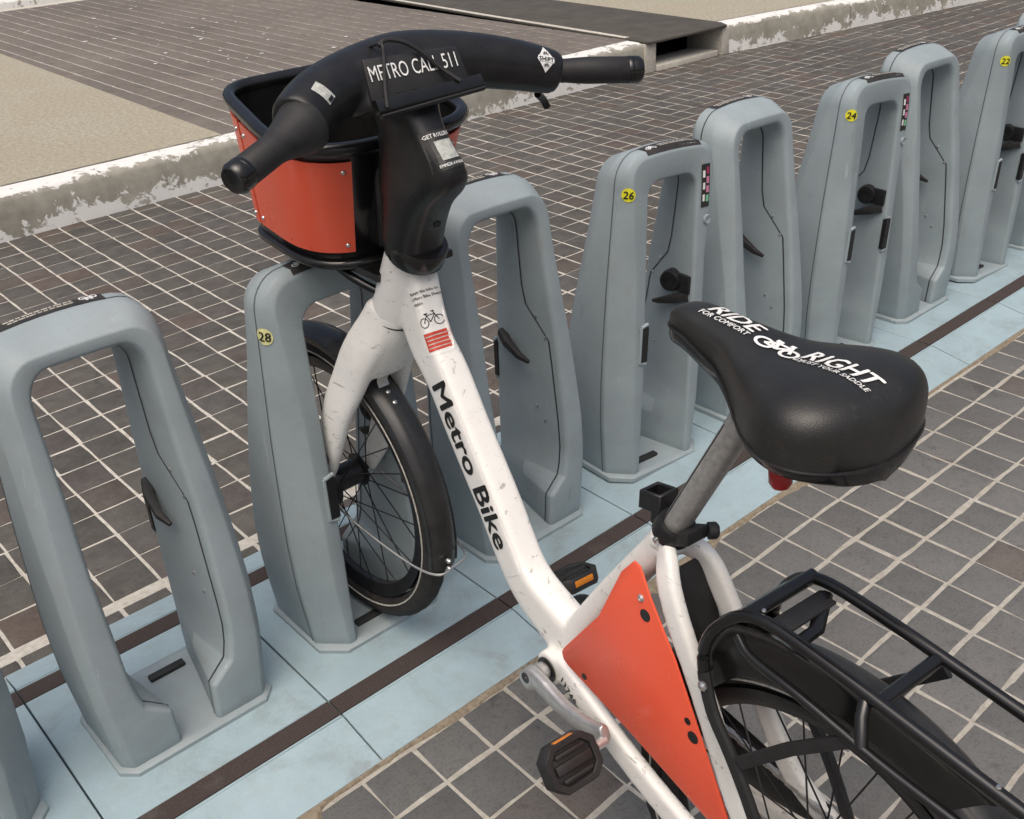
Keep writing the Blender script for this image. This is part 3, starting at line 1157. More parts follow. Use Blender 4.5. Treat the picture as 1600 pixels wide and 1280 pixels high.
# numbers stuck on the even docks (after copying, each its own)
docks = [o for o in COL.objects if o.name.split('.')[0] == 'bike_dock']
for d in docks:
    k = round((d.location.x + 1.369) / .4225)
    if k % 2 == 0 or k < 0: continue
    num = {1: '28', 3: '26', 5: '24', 7: '22'}[k]
    ux, uy = V(.72, -.69, 0), V(0, 0, 1)
    o = V(-.139, -.064, .717) if k == 1 else V(-.130, -.078, .736)
    s = decal('number_sticker', disc_vf(.0155), o, ux, uy, bvA, 'paleyellow' if k == 1 else 'yellow', d, (0, 0, 0), off=.0014)
    tv, tf = text_geo(num, .03, shear=.1)
    wdt = tv[:, 0].max()
    s.rotation_euler = (0, math.radians(SET.get(k, (0, 0))[0]), math.radians(SET.get(k, (0, 0))[1]))
    decal('numerals', (np.c_[(tv[:, 0] - wdt / 2) * .0165, (tv[:, 1] - .5) * .0165, tv[:, 2]], tf), o, ux, uy, bvA, 'ink', s, (0, 0, 0), off=.0021)

# ================================================================== THE BICYCLE
PSI, PHI = math.radians(4), math.radians(2.5)
BO = V(-.964, .2, 0)
BA = V(math.sin(PSI), math.cos(PSI), 0)
BU = V(math.sin(PHI), 0, math.cos(PHI))
BN = unit(np.cross(BA, BU))
BU = np.cross(BN, BA)


def L(s, off, h):
    """frame coordinates: s forward, off to the right, h up"""
    return BO + BA * (s - .2) + BN * off + BU * h


def LP(pts):
    return np.array([L(*p) for p in pts])


BR = (-.964, .0, 0.0)
bike = empty('bicycle', BR, 'white share bicycle with orange-red panels, black saddle and front basket, parked in a dock', 'bicycle')


def bpart(name, g, mat, parent=None, **kw):
    return make(name, g, mat, parent or bike, BR, **kw)


# --- frame
mt = spline([(.205, 0, .845), (.186, 0, .790), (.158, 0, .738), (.118, 0, .697), (.061, 0, .619), (-.012, 0, .524), (-.061, 0, .453), (-.100, 0, .415), (-.160, 0, .388), (-.205, 0, .372)], 5)
nmt = len(mt)
# section axes: ru is across 'up x t'; put the wide axis in the bike plane
main = sweep(LP(mt), np.interp(np.linspace(0, 1, nmt), [0, .25, .7, .85, 1], [.043, .036, .0335, .038, .043]), np.linspace(.026, .027, nmt), up=BN, n=32, ex=5)
head = sweep([V(-.930, .182, .905), V(-.931, .203, .86), V(-.934, .245, .765)], [.040, .041, .043], n=24, up=(1, 0, 0))
seat_t = sweep(LP([(-.373, 0, .656), (-.356, 0, .630), (-.285, 0, .525), (-.225, 0, .425), (-.185, 0, .345)]), [.024, .022, .021, .022, .026], [.024, .022, .024, .026, .030], up=BN, n=16, ex=2.6)
stays = []
for sg in (-1, 1):
    p = spline([(-.372, sg * .006, .652), (-.395, sg * .026, .640), (-.413, sg * .038, .618), (-.440, sg * .043, .575), (-.480, sg * .045, .515), (-.530, sg * .047, .430), (-.575, sg * .052, .365), (-.650, sg * .066, .310)], 4)
    stays.append(sweep(LP(p), .0172, .0095, up=BN, n=20, ex=4.5))
    p = spline([(-.19, sg * .030, .340), (-.245, sg * .042, .345), (-.33, sg * .048, .316), (-.43, sg * .050, .282), (-.53, sg * .056, .270), (-.650, sg * .066, .300)], 4)
    stays.append(sweep(LP(p), .0225, .0105, up=BN, n=20, ex=4.5))
    stays.append(lathe(L(-.655, sg * .066, .304), BN, [(-.006, .024), (.006, .024)], 16))
bb = lathe(L(-.19, -.046, .335), BN, [(0, .026), (.004, .028), (.088, .028), (.092, .026)], 24)
gus = sweep(LP([(-.13, 0, .40), (-.20, 0, .385), (-.235, 0, .365)]), [.038, .035, .02], [.022, .022, .018], up=BN, n=16, ex=3)
frame_g = voxel([main, head, seat_t, bb, gus] + stays, .0034, 2)
frame = bpart('frame', frame_g, 'white', sharp=75)
fb = frame_g.bvh()

# black bore of the bottom bracket and the collar round the head tube
bpart('bearing_cup', lathe(L(-.19, -.0475, .335), BN, [(-.001, .0205), (-.0022, .0205), (-.0022, .009), (-.001, .009)], 20), 'black', frame)
# lettering on the left face of the main tube
def frame_axes(p0, p1):
    ux = L(p1[0], -.03, p1[1]) - L(p0[0], -.03, p0[1])
    ux = unit(ux)
    uy = unit(np.cross(-BN, ux))       # print reads from the left side of the bike
    return ux, uy


ux, uy = frame_axes((.110, .690), (-.040, .485))
panel_o = L(.157, -.03, .683) 
tpan = rect_vf(.345, .050, 60, 10, r=.004)
dv, df = tpan
pn = decal('name_panel', (dv, df), L(.1425, -.03, .6985), ux, uy, fb, 'whitelabel', frame, BR, off=.0006)
tv, tf = text_geo('Metro Bike', .035, res=3)
wd = tv[:, 0].max()
decal('lettering', place_vf((tv, tf), .276 / wd, .0385, .024, .0085), L(.1425, -.03, .6985), ux, uy, fb, 'ink', frame, BR, off=.0013)
# return sticker on the rear-facing upper face of the main tube
e1 = unit(L(.125, 0, .742) - L(.185, 0, .845))           # down the tube
e2 = unit(np.cross(e1, np.cross(BN, e1)))
face_n = unit(np.cross(BN, e1))
if face_n[2] < 0: face_n = -face_n
right = unit(np.cross(-e1, face_n))
so = L(.113, 0, .763) - right * .034 + face_n * .02
dec_ux, dec_uy = unit(right * .93 + V(0, 0, 0)), -e1
pc = L(.150, 0, .776)
n_s = unit(-BN * .72 - BA * .62 + BU * .45)
n_s = unit(n_s - e1 * (n_s @ e1))
dec_ux = unit(np.cross(-e1, n_s))
so = pc - dec_ux * .0185 + e1 * .050
st = decal('return_sticker', rect_vf(.040, .112, 10, 8), so, dec_ux, -e1, fb, 'whitelabel', frame, BR, off=.0009, reach=.05)
decal('red_block', place_vf(rect_vf(.0375, .029, 8, 4), 1, 1, .0012, .007), so, dec_ux, -e1, fb, 'redsticker', st, BR, off=.0016, reach=.05)
decal('pictogram', place_vf(bike_icon(.07), .0178, .0205, .0022, .044), so, dec_ux, -e1, fb, 'ink', st, BR, off=.0016, reach=.05)
for k, s_ in enumerate(('Return this bike to', 'a Metro Bike Share', 'station.')):
    tv, tf = text_geo(s_, .012, res=1)
    decal('lettering', place_vf((tv, tf), .0038, .0046, .0025, .098 - k * .0085), so, dec_ux, -e1, fb, 'ink', st, BR, off=.0016, reach=.05)
for k in range(4):
    decal('fine_print', place_vf(rect_vf(.033, .0016, 6, 1), 1, 1, .0035, .011 + k * .0062), so, dec_ux, -e1, fb, 'print_dull', st, BR, off=.0022, reach=.05)
# stamped number on the left chainstay
tv, tf = text_geo('13740', .04, res=1, spacing=1.15)
cx_ = unit(L(-.262, -.06, .322) - L(-.222, -.06, .340))
decal('lettering', place_vf((tv, tf), .0110, .0125), L(-.224, -.07, .3375), cx_, unit(np.cross(-BN, cx_)), fb, 'ink', frame, BR, off=.0008)

# --- orange-red panel filling the rear triangle
poly = [(-.366, .640), (-.377, .637), (-.397, .602), (-.447, .532), (-.499, .443), (-.553, .350), (-.556, .325), (-.535, .318), (-.378, .358), (-.246, .386), (-.236, .391), (-.232, .402), (-.236, .412), (-.306, .515), (-.345, .612)]
rp = prism(poly, BO - BA * .2 - BN * .0520, BA, BU, -BN, .004)
red = bpart('rear_panel', rp, 'redpaint', bevel=.0012, bevel_seg=2, sharp=30)
for (s, h, r, mt_) in ((-.383, .593, .0055, 'silver'), (-.392, .571, .0088, 'black'), (-.476, .456, .0052, 'black'), (-.487, .437, .0088, 'black'), (-.282, .391, .005, 'black')):
    bpart('bolt', lathe(L(s, -.0559, h), -BN, [(0, r), (.0008, r), (.0008 if mt_ == 'black' else .003, r * .6), (.0006, 0.0005)], 14), mt_, red)

# --- fork
FX = -.941
fk = []
crown = sweep([(-.934, .241, .778), (-.935, .250, .757), (-.937, .262, .733), (-.939, .274, .708), (-.940, .284, .684), (-.941, .293, .660), (-.941, .298, .648)], [.042, .043, .047, .052, .055, .056, .054], [.042, .042, .041, .038, .034, .028, .024], up=(0, 1, .6), n=22, ex=2.3)
fk.append(crown)
for sg in (-1, 1):
    p = spline([(FX + sg * .008, .252, .768), (FX + sg * .022, .270, .730), (FX + sg * .040, .302, .680), (FX + sg * .050, .338, .615), (FX + sg * .057, .368, .560), (FX + sg * .060, .400, .490), (FX + sg * .060, .428, .430), (FX + sg * .058, .452, .385), (FX + sg * .056, .474, .345)], 4)
    n_ = len(p)
    fk.append(sweep(p, np.interp(np.linspace(0, 1, n_), [0, .15, .35, .55, .75, 1], [.036, .040, .039, .035, .030, .016]), np.interp(np.linspace(0, 1, n_), [0, .15, .35, 1], [.030, .026, .0165, .010]), up=(1, 0, 0), n=16, ex=2.6))
fork_g = voxel(fk, .0036, 4)
# carve nothing: the mudguard passes under the crown
fork = bpart('fork', fork_g, 'white', sharp=80)
bpart('crown_seam', lathe(V(-.934, .246, .764), V(-.001, -.04, .094), [(-.0012, .0445), (.0012, .0445)], 28), 'gasket', fork)


# --- wheels
def wheel(name, c, ax, rt, rim_r, nsp, label=None):
    """tyre, rim, hub and spokes about centre c, axle direction ax"""
    ax = unit(ax)
    e = unit(np.cross(ax, (0, 0, 1)))
    f = np.cross(e, ax)
    if f[2] < 0: f = -f
    root = bpy.data.objects.new(name, None)
    COL.objects.link(root)
    root.parent = bike
    root.empty_display_size = .05
    circ = lambda r, n=72: np.array([c + (e * math.cos(2 * math.pi * k / n) + f * math.sin(2 * math.pi * k / n)) * r for k in range(n)])
    # tyre with tread blocks
    n = 96
    prof = []
    tr = .0225
    lvl = []
    for k in range(n):
        a = 2 * math.pi * k / n
        rad = e * math.cos(a) + f * math.sin(a)
        row = []
        for j in range(16):
            b = 2 * math.pi * j / 16
            rr = tr
            out_ = math.cos(b)
            if out_ > .55:
                rr += .0013 if (k + j) % 3 else -.0008
            row.append(c + rad * (rt - tr + rr * math.cos(b)) + ax * rr * math.sin(b) * 1.0)
        lvl.append(row)
    lvl.append(lvl[0])
    bpart('tyre', rings(lvl, False), 'tyre', root, sharp=35)
    for sg in (-1, 1):
        g = sweep(circ(rt - .0305), .0016, .0016, up=ax, n=6, closed=True)
        g.v = [tuple(np.array(p) + ax * sg * .0212) for p in g.v]
        bpart('reflective_stripe', g, 'print_dull', root)
    bpart('rim', sweep(circ(rim_r), .0115, .0085, up=ax, n=10, closed=True, ex=3.5) if False else rings([[c + (e * math.cos(2 * math.pi * k / 72) + f * math.sin(2 * math.pi * k / 72)) * r + ax * o_ for k in range(72)] for (r, o_) in ((rim_r + .014, -.0135), (rim_r + .002, -.0125), (rim_r - .011, -.007), (rim_r - .013, 0), (rim_r - .011, .007), (rim_r + .002, .0125), (rim_r + .014, .0135), (rim_r + .006, .0), (rim_r + .014, -.0135))], False), 'black', root, sharp=45)
    hub = Geo()
    hub.join(lathe(c, ax, [(-.052, .008), (-.040, .010), (-.036, .020), (-.034, .034), (-.030, .035), (-.026, .026), (.026, .026), (.030, .035), (.034, .034), (.036, .020), (.040, .010), (.052, .008)], 24))
    bpart('hub', hub, 'black', root, sharp=35)
    sp = []
    for k in range(nsp):
        side = 1 if k % 2 else -1
        a = 2 * math.pi * k / nsp
        lead = .62 if (k // 2) % 2 else -.62
        p0 = c + (e * math.cos(a + lead) + f * math.sin(a + lead)) * .031 + ax * side * .032
        p1 = c + (e * math.cos(a) + f * math.sin(a)) * (rim_r - .010) + ax * side * .004
        bpart('spoke', tube(p0, p1, .0013, n=5), 'steelblack', root)
    return root, e, f


M['steelblack'] = simple('black_spoke', (0.02, 0.02, 0.02, 1), 0.4, 0.3)
WC = V(-.943, .474, .345)
fw, fe, ff = wheel('front_wheel', WC, (1, 0, 0), .303, .243, 28)
# finned hub motor cover on the left of the front hub
fin = Geo()
fin.join(lathe(WC + V(-.050, 0, 0), (1, 0, 0), [(0, .030), (.004, .044), (.014, .046), (.016, .030)], 28))
for k in range(22):
    a = 2 * math.pi * k / 22
    d_ = V(0, math.cos(a), math.sin(a))
    fin.join(box(WC + V(-.052, 0, 0) + d_ * .037, (.003, 0, 0), d_ * .007, np.cross(d_, (1, 0, 0)) * .0015))
bpart('hub_brake', fin, 'black', fw, sharp=30)
RW = L(-.655, 0, .304)
rw, re_, rf_ = wheel('rear_wheel', RW, BN, .300, .240, 28)


def fender(name, c, ax, e, f, r, a0, a1, hw, drop, mat):
    ax = unit(ax)
    prof = [(-hw, -drop), (-hw * .985, -drop * .45), (-hw * .86, -.010), (-hw * .62, -.0035), (-hw * .3, -.0005), (0, 0.0008), (hw * .3, -.0005), (hw * .62, -.0035), (hw * .86, -.010), (hw * .985, -drop * .45), (hw, -drop)]
    th = .0025
    sec = prof + [(x * .94, y - th) for x, y in reversed(prof)]
    lv = []
    N = 60
    for i in range(N + 1):
        a = a0 + (a1 - a0) * i / N
        rad = e * math.cos(a) + f * math.sin(a)
        lv.append([c + rad * (r + y) + ax * x for x, y in sec])
    return rings(lv)


# front mudguard; angle measured from +e (=-Y ... see fe) upwards
sgn = 1 if fe[1] > 0 else -1
def ang(deg_from_forward):        # 0 = forward (+Y), 90 = up, 180 = rearward
    a = math.radians(deg_from_forward)
    return math.atan2(math.sin(a), math.cos(a) * sgn)
A = lambda d, s: math.radians(d) if s > 0 else math.pi - math.radians(d)
fg = fender('front_mudguard', WC, (1, 0, 0), fe, ff, .319, A(40, sgn), A(190, sgn), .030, .021, 'gloss')
fmud = bpart('front_mudguard', fg, 'guard', sharp=50)
for dg in (126, 130):
    d_ = V(0, math.cos(math.radians(dg)), math.sin(math.radians(dg)))
    bpart('rivet', lathe(WC + d_ * .319, d_, [(0, .0042), (.0016, .004), (.003, .0015)], 10), 'steel', fmud)
dbr = V(0, math.cos(math.radians(121)), math.sin(math.radians(121)))
bpart('bracket', sweep([WC + dbr * .322 + V(0, -.012, -.010), WC + dbr * .325 + V(0, -.006, -.003), WC + dbr * .336 + V(0, -.004, .004)], .011, .003, up=(0, -1, 1), n=8, ex=4), 'silver', fmud)
bpart('bolt', lathe(WC + dbr * .332 + V(.002, -.008, .004), (0, -.8, .3), [(0, .006), (.004, .006), (.006, .002)], 10), 'steel', fmud)
# wire stay from the hub around the mudguard
dsy = V(0, math.cos(math.radians(187)), math.sin(math.radians(187)))
hookp = WC + dsy * .324
wire = spline([WC + V(-.062, -.006, .004), WC + V(-.062, -.09, -.018), WC + V(-.056, -.2, -.035), WC + V(-.046, -.288, -.044), hookp + V(-.030, -.010, -.004), hookp + V(0, -.013, 0), hookp + V(.030, -.008, .004), WC + V(.046, -.288, -.034), WC + V(.056, -.2, -.025), WC + V(.062, -.01, .0)], 6)
bpart('wire_stay', sweep(wire, .0022, n=8), 'steel', fmud)
for dz in (-.008, .009):
    bpart('rivet', lathe(hookp + V(-.004, 0, dz), (0, -1, 0), [(0, .0045), (.006, .0045), (.009, .002)], 10), 'steel', fmud)

# --- rear mudguard and rack
sgr = 1 if re_ @ BA > 0 else -1
rg = fender('rear_mudguard', RW, BN, re_, rf_, .322, A(8, sgr), A(200, sgr), .034, .040, 'gloss')
rmud = bpart('rear_mudguard', rg, 'guard', sharp=50)
bpart('stay_guard', rings([[L(s_, o_, h_) for o_, h_, s_ in ((-.040, h0, s0), (.040, h0, s0), (.040, h0 - .002, s0 - .004), (-.040, h0 - .002, s0 - .004))] for s0, h0 in ((-.398, .628), (-.408, .600), (-.424, .560), (-.440, .520), (-.452, .480))]), 'matte', rmud, sharp=50)
bpart('rivet', lathe(L(-.408, -.018, .525), BA + BU, [(0, .004), (.003, .003)], 10), 'steel', rmud)

rack = Geo()
for sg in (-1, 1):
    p = spline([(-.500, sg * .062, .548), (-.497, sg * .064, .590), (-.508, sg * .062, .628), (-.536, sg * .057, .662), (-.575, sg * .055, .676), (-.66, sg * .055, .672), (-.76, sg * .055, .662), (-.88, sg * .055, .650), (-1.02, sg * .055, .640)], 4)
    rack.join(sweep(LP(p), .0076, n=12))
    # lower side tube on the left
    if sg > 0: continue
    p = spline([(-.548, sg * .070, .648), (-.575, sg * .078, .640), (-.64, sg * .081, .637), (-.74, sg * .082, .624), (-.84, sg * .083, .618), (-1.0, sg * .083, .606)], 4)
    rack.join(sweep(LP(p), .0058, n=10))
    rack.join(sweep(LP([(-.703, sg * .056, .664), (-.710, sg * .070, .652), (-.722, sg * .082, .628)]), .007, .005, n=8))
rack.join(tube(L(-.548, -.058, .672), L(-.548, .058, .672), .009))
rack.join(tube(L(-.716, -.055, .664), L(-.716, .055, .664), .008, n=10))
rack_o = bpart('rear_rack', rack, 'gloss', sharp=45)
bpart('front_shield', rings([[L(s0, o_, h0) for o_ in (-.061, -.03, 0, .03, .061)] + [L(s0 - .005, o_, h0 - .003) for o_ in (.061, .03, 0, -.03, -.061)] for s0, h0 in ((-.487, .560), (-.486, .590), (-.497, .622), (-.518, .650), (-.543, .670))]), 'gloss', rack_o, sharp=50)
bpart('reflector_plate', box(L(-.578, 0, .664), BN * .046, BA * .013, BU * .0022), 'matte', rack_o, bevel=.001)
bpart('cross_brace', sweep(LP([(-.60, -.045, .652), (-.600, .0, .655), (-.572, .050, .664)]), .009, .005, n=8), 'gloss', rack_o)
for p in ((-.562, -.048, .682), (-.846, -.056, .661)):
    bpart('rivet', lathe(L(*p), BU, [(0, .003), (.002, .002)], 8), 'steel', rack_o)
# moulded side skirts between rack and mudguard
for sg in (-1, 1):
    top = spline([(-.490, sg * .060, .560), (-.500, sg * .064, .605), (-.525, sg * .060, .645), (-.58, sg * .058, .664), (-.66, sg * .057, .662), (-.76, sg * .057, .652), (-.86, sg * .057, .640)], 4)
    bot = spline([(-.492, sg * .050, .515), (-.505, sg * .046, .530), (-.535, sg * .042, .563), (-.585, sg * .040, .590), (-.655, sg * .039, .601), (-.74, sg * .038, .592), (-.80, sg * .037, .575)], 4)
    mid = (top + bot) / 2
    mid[:, 1] -= sg * .014
    if sg > 0: continue
    lv = []
    N = len(top)
    vs, fs = [], []
    for i in range(N):
        for k, q in enumerate((top[i], (top[i] * .75 + mid[i] * .25) - np.array([0, sg * .008, 0]), mid[i], bot[i])):
            vs.append(L(*q))
        for q in (bot[i], mid[i], (top[i] * .75 + mid[i] * .25) - np.array([0, sg * .008, 0]), top[i]):
            vs.append(L(q[0], q[1] - sg * .004, q[2] - .002))
    for i in range(N - 1):
        for k in range(8):
            l_ = (k + 1) % 8
            fs.append((i * 8 + k, i * 8 + l_, i * 8 + 8 + l_, i * 8 + 8 + k))
    fs.append(tuple(range(8)))
    fs.append(tuple((N - 1) * 8 + k for k in range(8)))
    bpart('side_skirt', Geo().add(vs, fs), 'gloss', rack_o, sharp=50)
for sg in (-1, 1):
    # upright that carries the rack along the stay, and the flat strut
    p = spline([(-.500, sg * .064, .560), (-.522, sg * .068, .515), (-.560, sg * .070, .470), (-.605, sg * .072, .405), (-.648, sg * .076, .320)], 3)
    bpart('upright', sweep(LP(p), .0085, .006, up=BN, n=8, ex=3), 'matte', rack_o)
    bpart('strut', sweep(LP([(-.575, sg * .074, .478), (-.64, sg * .076, .555), (-.716, sg * .080, .632)]), .0085, .004, up=BN, n=8, ex=4), 'matte', rack_o)
bpart('bolt', lathe(L(-.508, -.072, .548), -BN, [(0, .0065), (.003, .0065), (.006, .003)], 12), 'steel', rack_o)

# chain, chainwheel guard and sprocket
bpart('chain_guard', sweep(LP([(-.13, .060, .345), (-.20, .060, .345), (-.45, .060, .330), (-.62, .060, .318)]), [.030, .062, .050, .036], .004, up=BN, n=14, ex=3), 'black')
ch = Geo()
cg = lathe(L(-.19, .052, .335), BN, [(-.004, .078), (.004, .078)], 40)
bpart('chainwheel_guard', cg, 'black', sharp=30)
sp_ = lathe(L(-.655, .043, .304), BN, [(-.010, .042), (-.004, .046), (0, .040), (.006, .036)], 26)
bpart('sprocket', sp_, 'steelblack', rw, sharp=25)
N = 46
for side in (1, -1):
    for i in range(N):
        p = L(-.19, .045, .335) * (1 - (i + .5) / N) + L(-.655, .045, .304) * ((i + .5) / N) + BU * side * (.062 * (1 - i / N) + .043 * i / N)
        d_ = unit(L(-.655, .045, .304) - L(-.19, .045, .335))
        ch.join(box(p, d_ * .0052, BN * (.0035 if i % 2 else .0022), BU * .0035))
tag(bpart('chain', ch, 'post', smooth=False), kind='stuff')
bpart('hub_shell', lathe(L(-.655, -.028, .304), BN, [(0, .030), (.003, .045), (.050, .045), (.056, .030)], 28), 'black', rw, sharp=30)

# --- cranks and pedals
cr_ = Geo()
p = spline([(-.183, -.078, .342), (-.215, -.080, .343), (-.275, -.084, .340), (-.330, -.086, .349), (-.362, -.087, .362)], 5)
n_ = len(p)
cr_.join(sweep(LP(p), np.interp(np.linspace(0, 1, n_), [0, .12, .5, 1], [.015, .0185, .0145, .0145]), np.interp(np.linspace(0, 1, n_), [0, 1], [.0105, .0085]), up=BN, n=14, ex=2.8))
cr_.join(lathe(L(-.19, -.050, .336), -BN, [(0, .014), (.020, .017), (.038, .018), (.040, .015)], 20))
cr_g = voxel([cr_], .0028, 2)
crank = bpart('crank', cr_g, 'silver', sharp=70)
bpart('crank_bolt', lathe(L(-.190, -.0895, .342), -BN, [(0, .0085), (.0012, .0085), (.0012, .004), (.0004, .001)], 16), 'black', crank)
p = spline([(-.19, .078, .336), (-.10, .084, .322), (-.018, .088, .312)], 5)
bpart('crank', sweep(LP(p), .0125, .0085, up=BN, n=12, ex=2.8), 'silver')


def pedal(s, off, h, th, sgn_):
    """th: tilt of the tread plane about the axle"""
    N_ = BU * math.cos(th) - BA * math.sin(th)
    F_ = BA * math.cos(th) + BU * math.sin(th)
    c = L(s, off, h)
    hw, hl, t_ = .042, .033, .0125
    out = [(-hw, -hl * .55), (-hw * .62, -hl), (hw * .62, -hl), (hw, -hl * .55), (hw, hl * .55), (hw * .62, hl), (-hw * .62, hl), (-hw, hl * .55)]
    inn = [(x * .78, y * .74) for x, y in out]
    g = Geo()
    lv = []
    for (poly_, z) in ((out, -t_), (out, t_), (inn, t_ * .95), (inn, -t_ * .95), (out, -t_)):
        lv.append([c + BN * x + F_ * y + N_ * z for x, y in poly_])
    g.join(rings(lv, False))
    root = bpart('pedal', g, 'matte', bevel=.0012, bevel_seg=1)
    bars = Geo()
    bars.join(box(c, BN * .034, F_ * .0255, N_ * .0055))
    bars.join(box(c, BN * .030, F_ * .0068, N_ * .0125))
    for q in (-1, 1):
        bars.join(box(c + F_ * q * .0165, BN * .025, F_ * .003, N_ * .0122))
    bpart('tread_pad', bars, 'rubber', root, bevel=.002)
    bpart('reflector', box(c + F_ * (hl - .0012) + N_ * .003, BN * .016, F_ * .0025, N_ * .0045), 'orange', root, bevel=.001)
    bpart('reflector', box(c - F_ * (hl - .0012) + N_ * .002, BN * .020, F_ * .0025, N_ * .0055), 'orange', root, bevel=.001)
    bpart('axle', tube(c - BN * sgn_ * .045, c - BN * sgn_ * .062, .008), 'silver', root)
    return root


pedal(-.362, -.150, .352, math.radians(52), -1)
pedal(-.020, .150, .310, math.radians(-20), 1)

# --- seat post and clamp
sp = Geo()
post_d = unit(L(-.470, 0, .865) - L(-.372, 0, .662))
bpart('seat_post', sweep([L(-.36, 0, .635), L(-.470, 0, .868)], .0172, n=20), 'post')
side = unit(np.cross(BN, post_d))
if side[2] < 0: side = -side
grv = unit(-BN * .75 + side * .65)
bpart('post_groove', tube(L(-.372, 0, .660) + grv * .0173, L(-.463, 0, .852) + grv * .0173, .0011, n=6), 'gasket')
cl = bpart('seat_clamp', lathe(L(-.379, 0, .673), post_d, [(-.012, .0245), (-.010, .0265), (.010, .0265), (.013, .0245), (.013, .019), (-.012, .019), (-.012, .0245)], 26), 'black', sharp=35)
bpart('clamp_block', box(L(-.412, -.004, .682), unit(BA * .6 + BU * -.3) * .012, BN * .019, unit(BU) * .010), 'matte', cl, bevel=.003)
bpart('clamp_nut', lathe(L(-.420, .016, .684), BN * .6 - BA * .4, [(0, .011), (.010, .011), (.013, .008), (.012, .0)], 12), 'matte', cl, sharp=35)
# open rectangular lever end in front of the post
lo = L(-.345, .004, .700)
la, lb = unit(BA * .75 - BU * .15) * .019, BN * .017
lev = Geo()
outer = [(-1, -1), (1, -1), (1, 1), (-1, 1)]
lv = []
for (k_, z) in ((1, -.013), (1, .013), (.68, .013), (.68, -.013), (1, -.013)):
    lv.append([lo + la * x * k_ + lb * y * k_ + BU * z for x, y in outer])
lev.join(rings(lv, False))
lev.join(box(L(-.352, .004, .680), BA * .008, BN * .012, BU * .014))
bpart('lever_loop', lev, 'black', cl, bevel=.0015, bevel_seg=1)
bpart('bolt', lathe(L(-.374, -.026, .664), -BN, [(0, .0045), (.003, .004), (.005, .001)], 10), 'steel', cl)

# --- saddle (loft of cross sections along the axis)
S_AX = [(-.334, .958, .004, .006), (-.339, .966, .016, .016), (-.352, .974, .026, .024), (-.375, .978, .031, .030), (-.41, .977, .035, .040), (-.445, .975, .043, .047), (-.475, .971, .058, .053), (-.505, .968, .078, .060),
        (-.535, .970, .100, .067), (-.565, .974, .117, .072), (-.595, .976, .125, .074), (-.622, .973, .118, .072), (-.643, .966, .098, .066), (-.656, .956, .070, .058), (-.662, .946, .040, .050), (-.664, .940, .010, .046)]
lv = []
S_int = [(-.356 + (r_[0] + .334) * .885, r_[1], r_[2] * .87, r_[3] * .90) for r_ in spline(S_AX, 3)]
for s, top, hw, dep in S_int:
    hw = max(hw, .003)
    row = []
    dip = .006 * max(0, min(1, (-.47 - s) / .1))         # shallow valley along the back half
    for k in range(33):
        q = -1 + 2 * k / 32
        a = q * math.pi / 2
        # rounded shoulders then straight skirt
        x = math.copysign(abs(math.sin(a)) ** .80, a) * hw
        zz = top - dep * (1 - max(0.0, math.cos(a)) ** .42) - dip * math.exp(-(x / .028) ** 2)
        row.append(L(s, x, zz))
    for k in range(31, 0, -1):
        q = -1 + 2 * k / 32
        row.append(L(s, q * hw * .90, top - dep - .004))
    lv.append(row)
sad_g = rings(lv)
saddle = bpart('saddle', sad_g, 'saddle', sharp=60)
sb = sad_g.bvh()
# hard shell under the padding
lv = []
for s, top, hw, dep in S_int:
    hw = max(hw, .003) * .985
    row = []
    for x, z in ((-1, 0), (-.97, -.010), (-.8, -.018), (0, -.022), (.8, -.018), (.97, -.010), (1, 0), (0, .004)):
        row.append(L(s, x * hw, top - dep - .0035 + z))
    lv.append(row)
bpart('saddle_shell', rings(lv), 'gloss', saddle, sharp=50)
bpart('piping', sweep(LP([(s, -hw * .995, top - dep - .002) for s, top, hw, dep in S_int] + [(s, hw * .995, top - dep - .002) for s, top, hw, dep in S_int[::-1]]), .0022, n=6), 'black', saddle)
tl = Geo()
bpart('tail_light', lathe(L(-.545, -.034, .880), -BU * .95 - BA * .15, [(0, .010), (.022, .010), (.026, .0125), (.042, .0125), (.048, .009), (.050, .004)], 18), 'redlens', saddle, sharp=35)
lv = []
for s, hw2 in ((-.634, .02), (-.642, .03), (-.645, .03)):
    pass
bpart('tail_reflector', sweep(LP(spline([(-.612, -.020, .877), (-.622, .0, .877), (-.624, .03, .879), (-.616, .055, .882)], 4)), .005, .009, n=8, ex=3), 'redlens', saddle)
# printing on the saddle, reading from nose to tail
sx = unit(L(-.64, -.012, 0) - L(-.37, -.010, 0))
sy = unit(np.cross(BU, sx))
so = L(-.400, -.012, .985)
def sad_text(body, x0, x1, y0, hgt, bold, shear=0.25):
    tv, tf = text_geo(body, bold, res=2, shear=shear)
    w = tv[:, 0].max()
    decal('lettering', place_vf((tv, tf), (x1 - x0) / w, hgt, x0, y0), so, sx, sy, sb, 'print', saddle, BR, off=.0010, reach=.03)
sad_text('RIDE', .006, .076, .008, .0205, .04)
sad_text('FOR COMFORT', .003, .072, -.003, .0075, .02, .1)
sad_text('RIGHT', .134, .222, .008, .0215, .04)
sad_text('ADJUST YOUR SADDLE', .129, .222, -.003, .0075, .02, .1)
decal('pictogram', place_vf(bike_icon(.15), .0270, .024, .079, -.004), so, sx, sy, sb, 'print', saddle, BR, off=.0012, reach=.03)

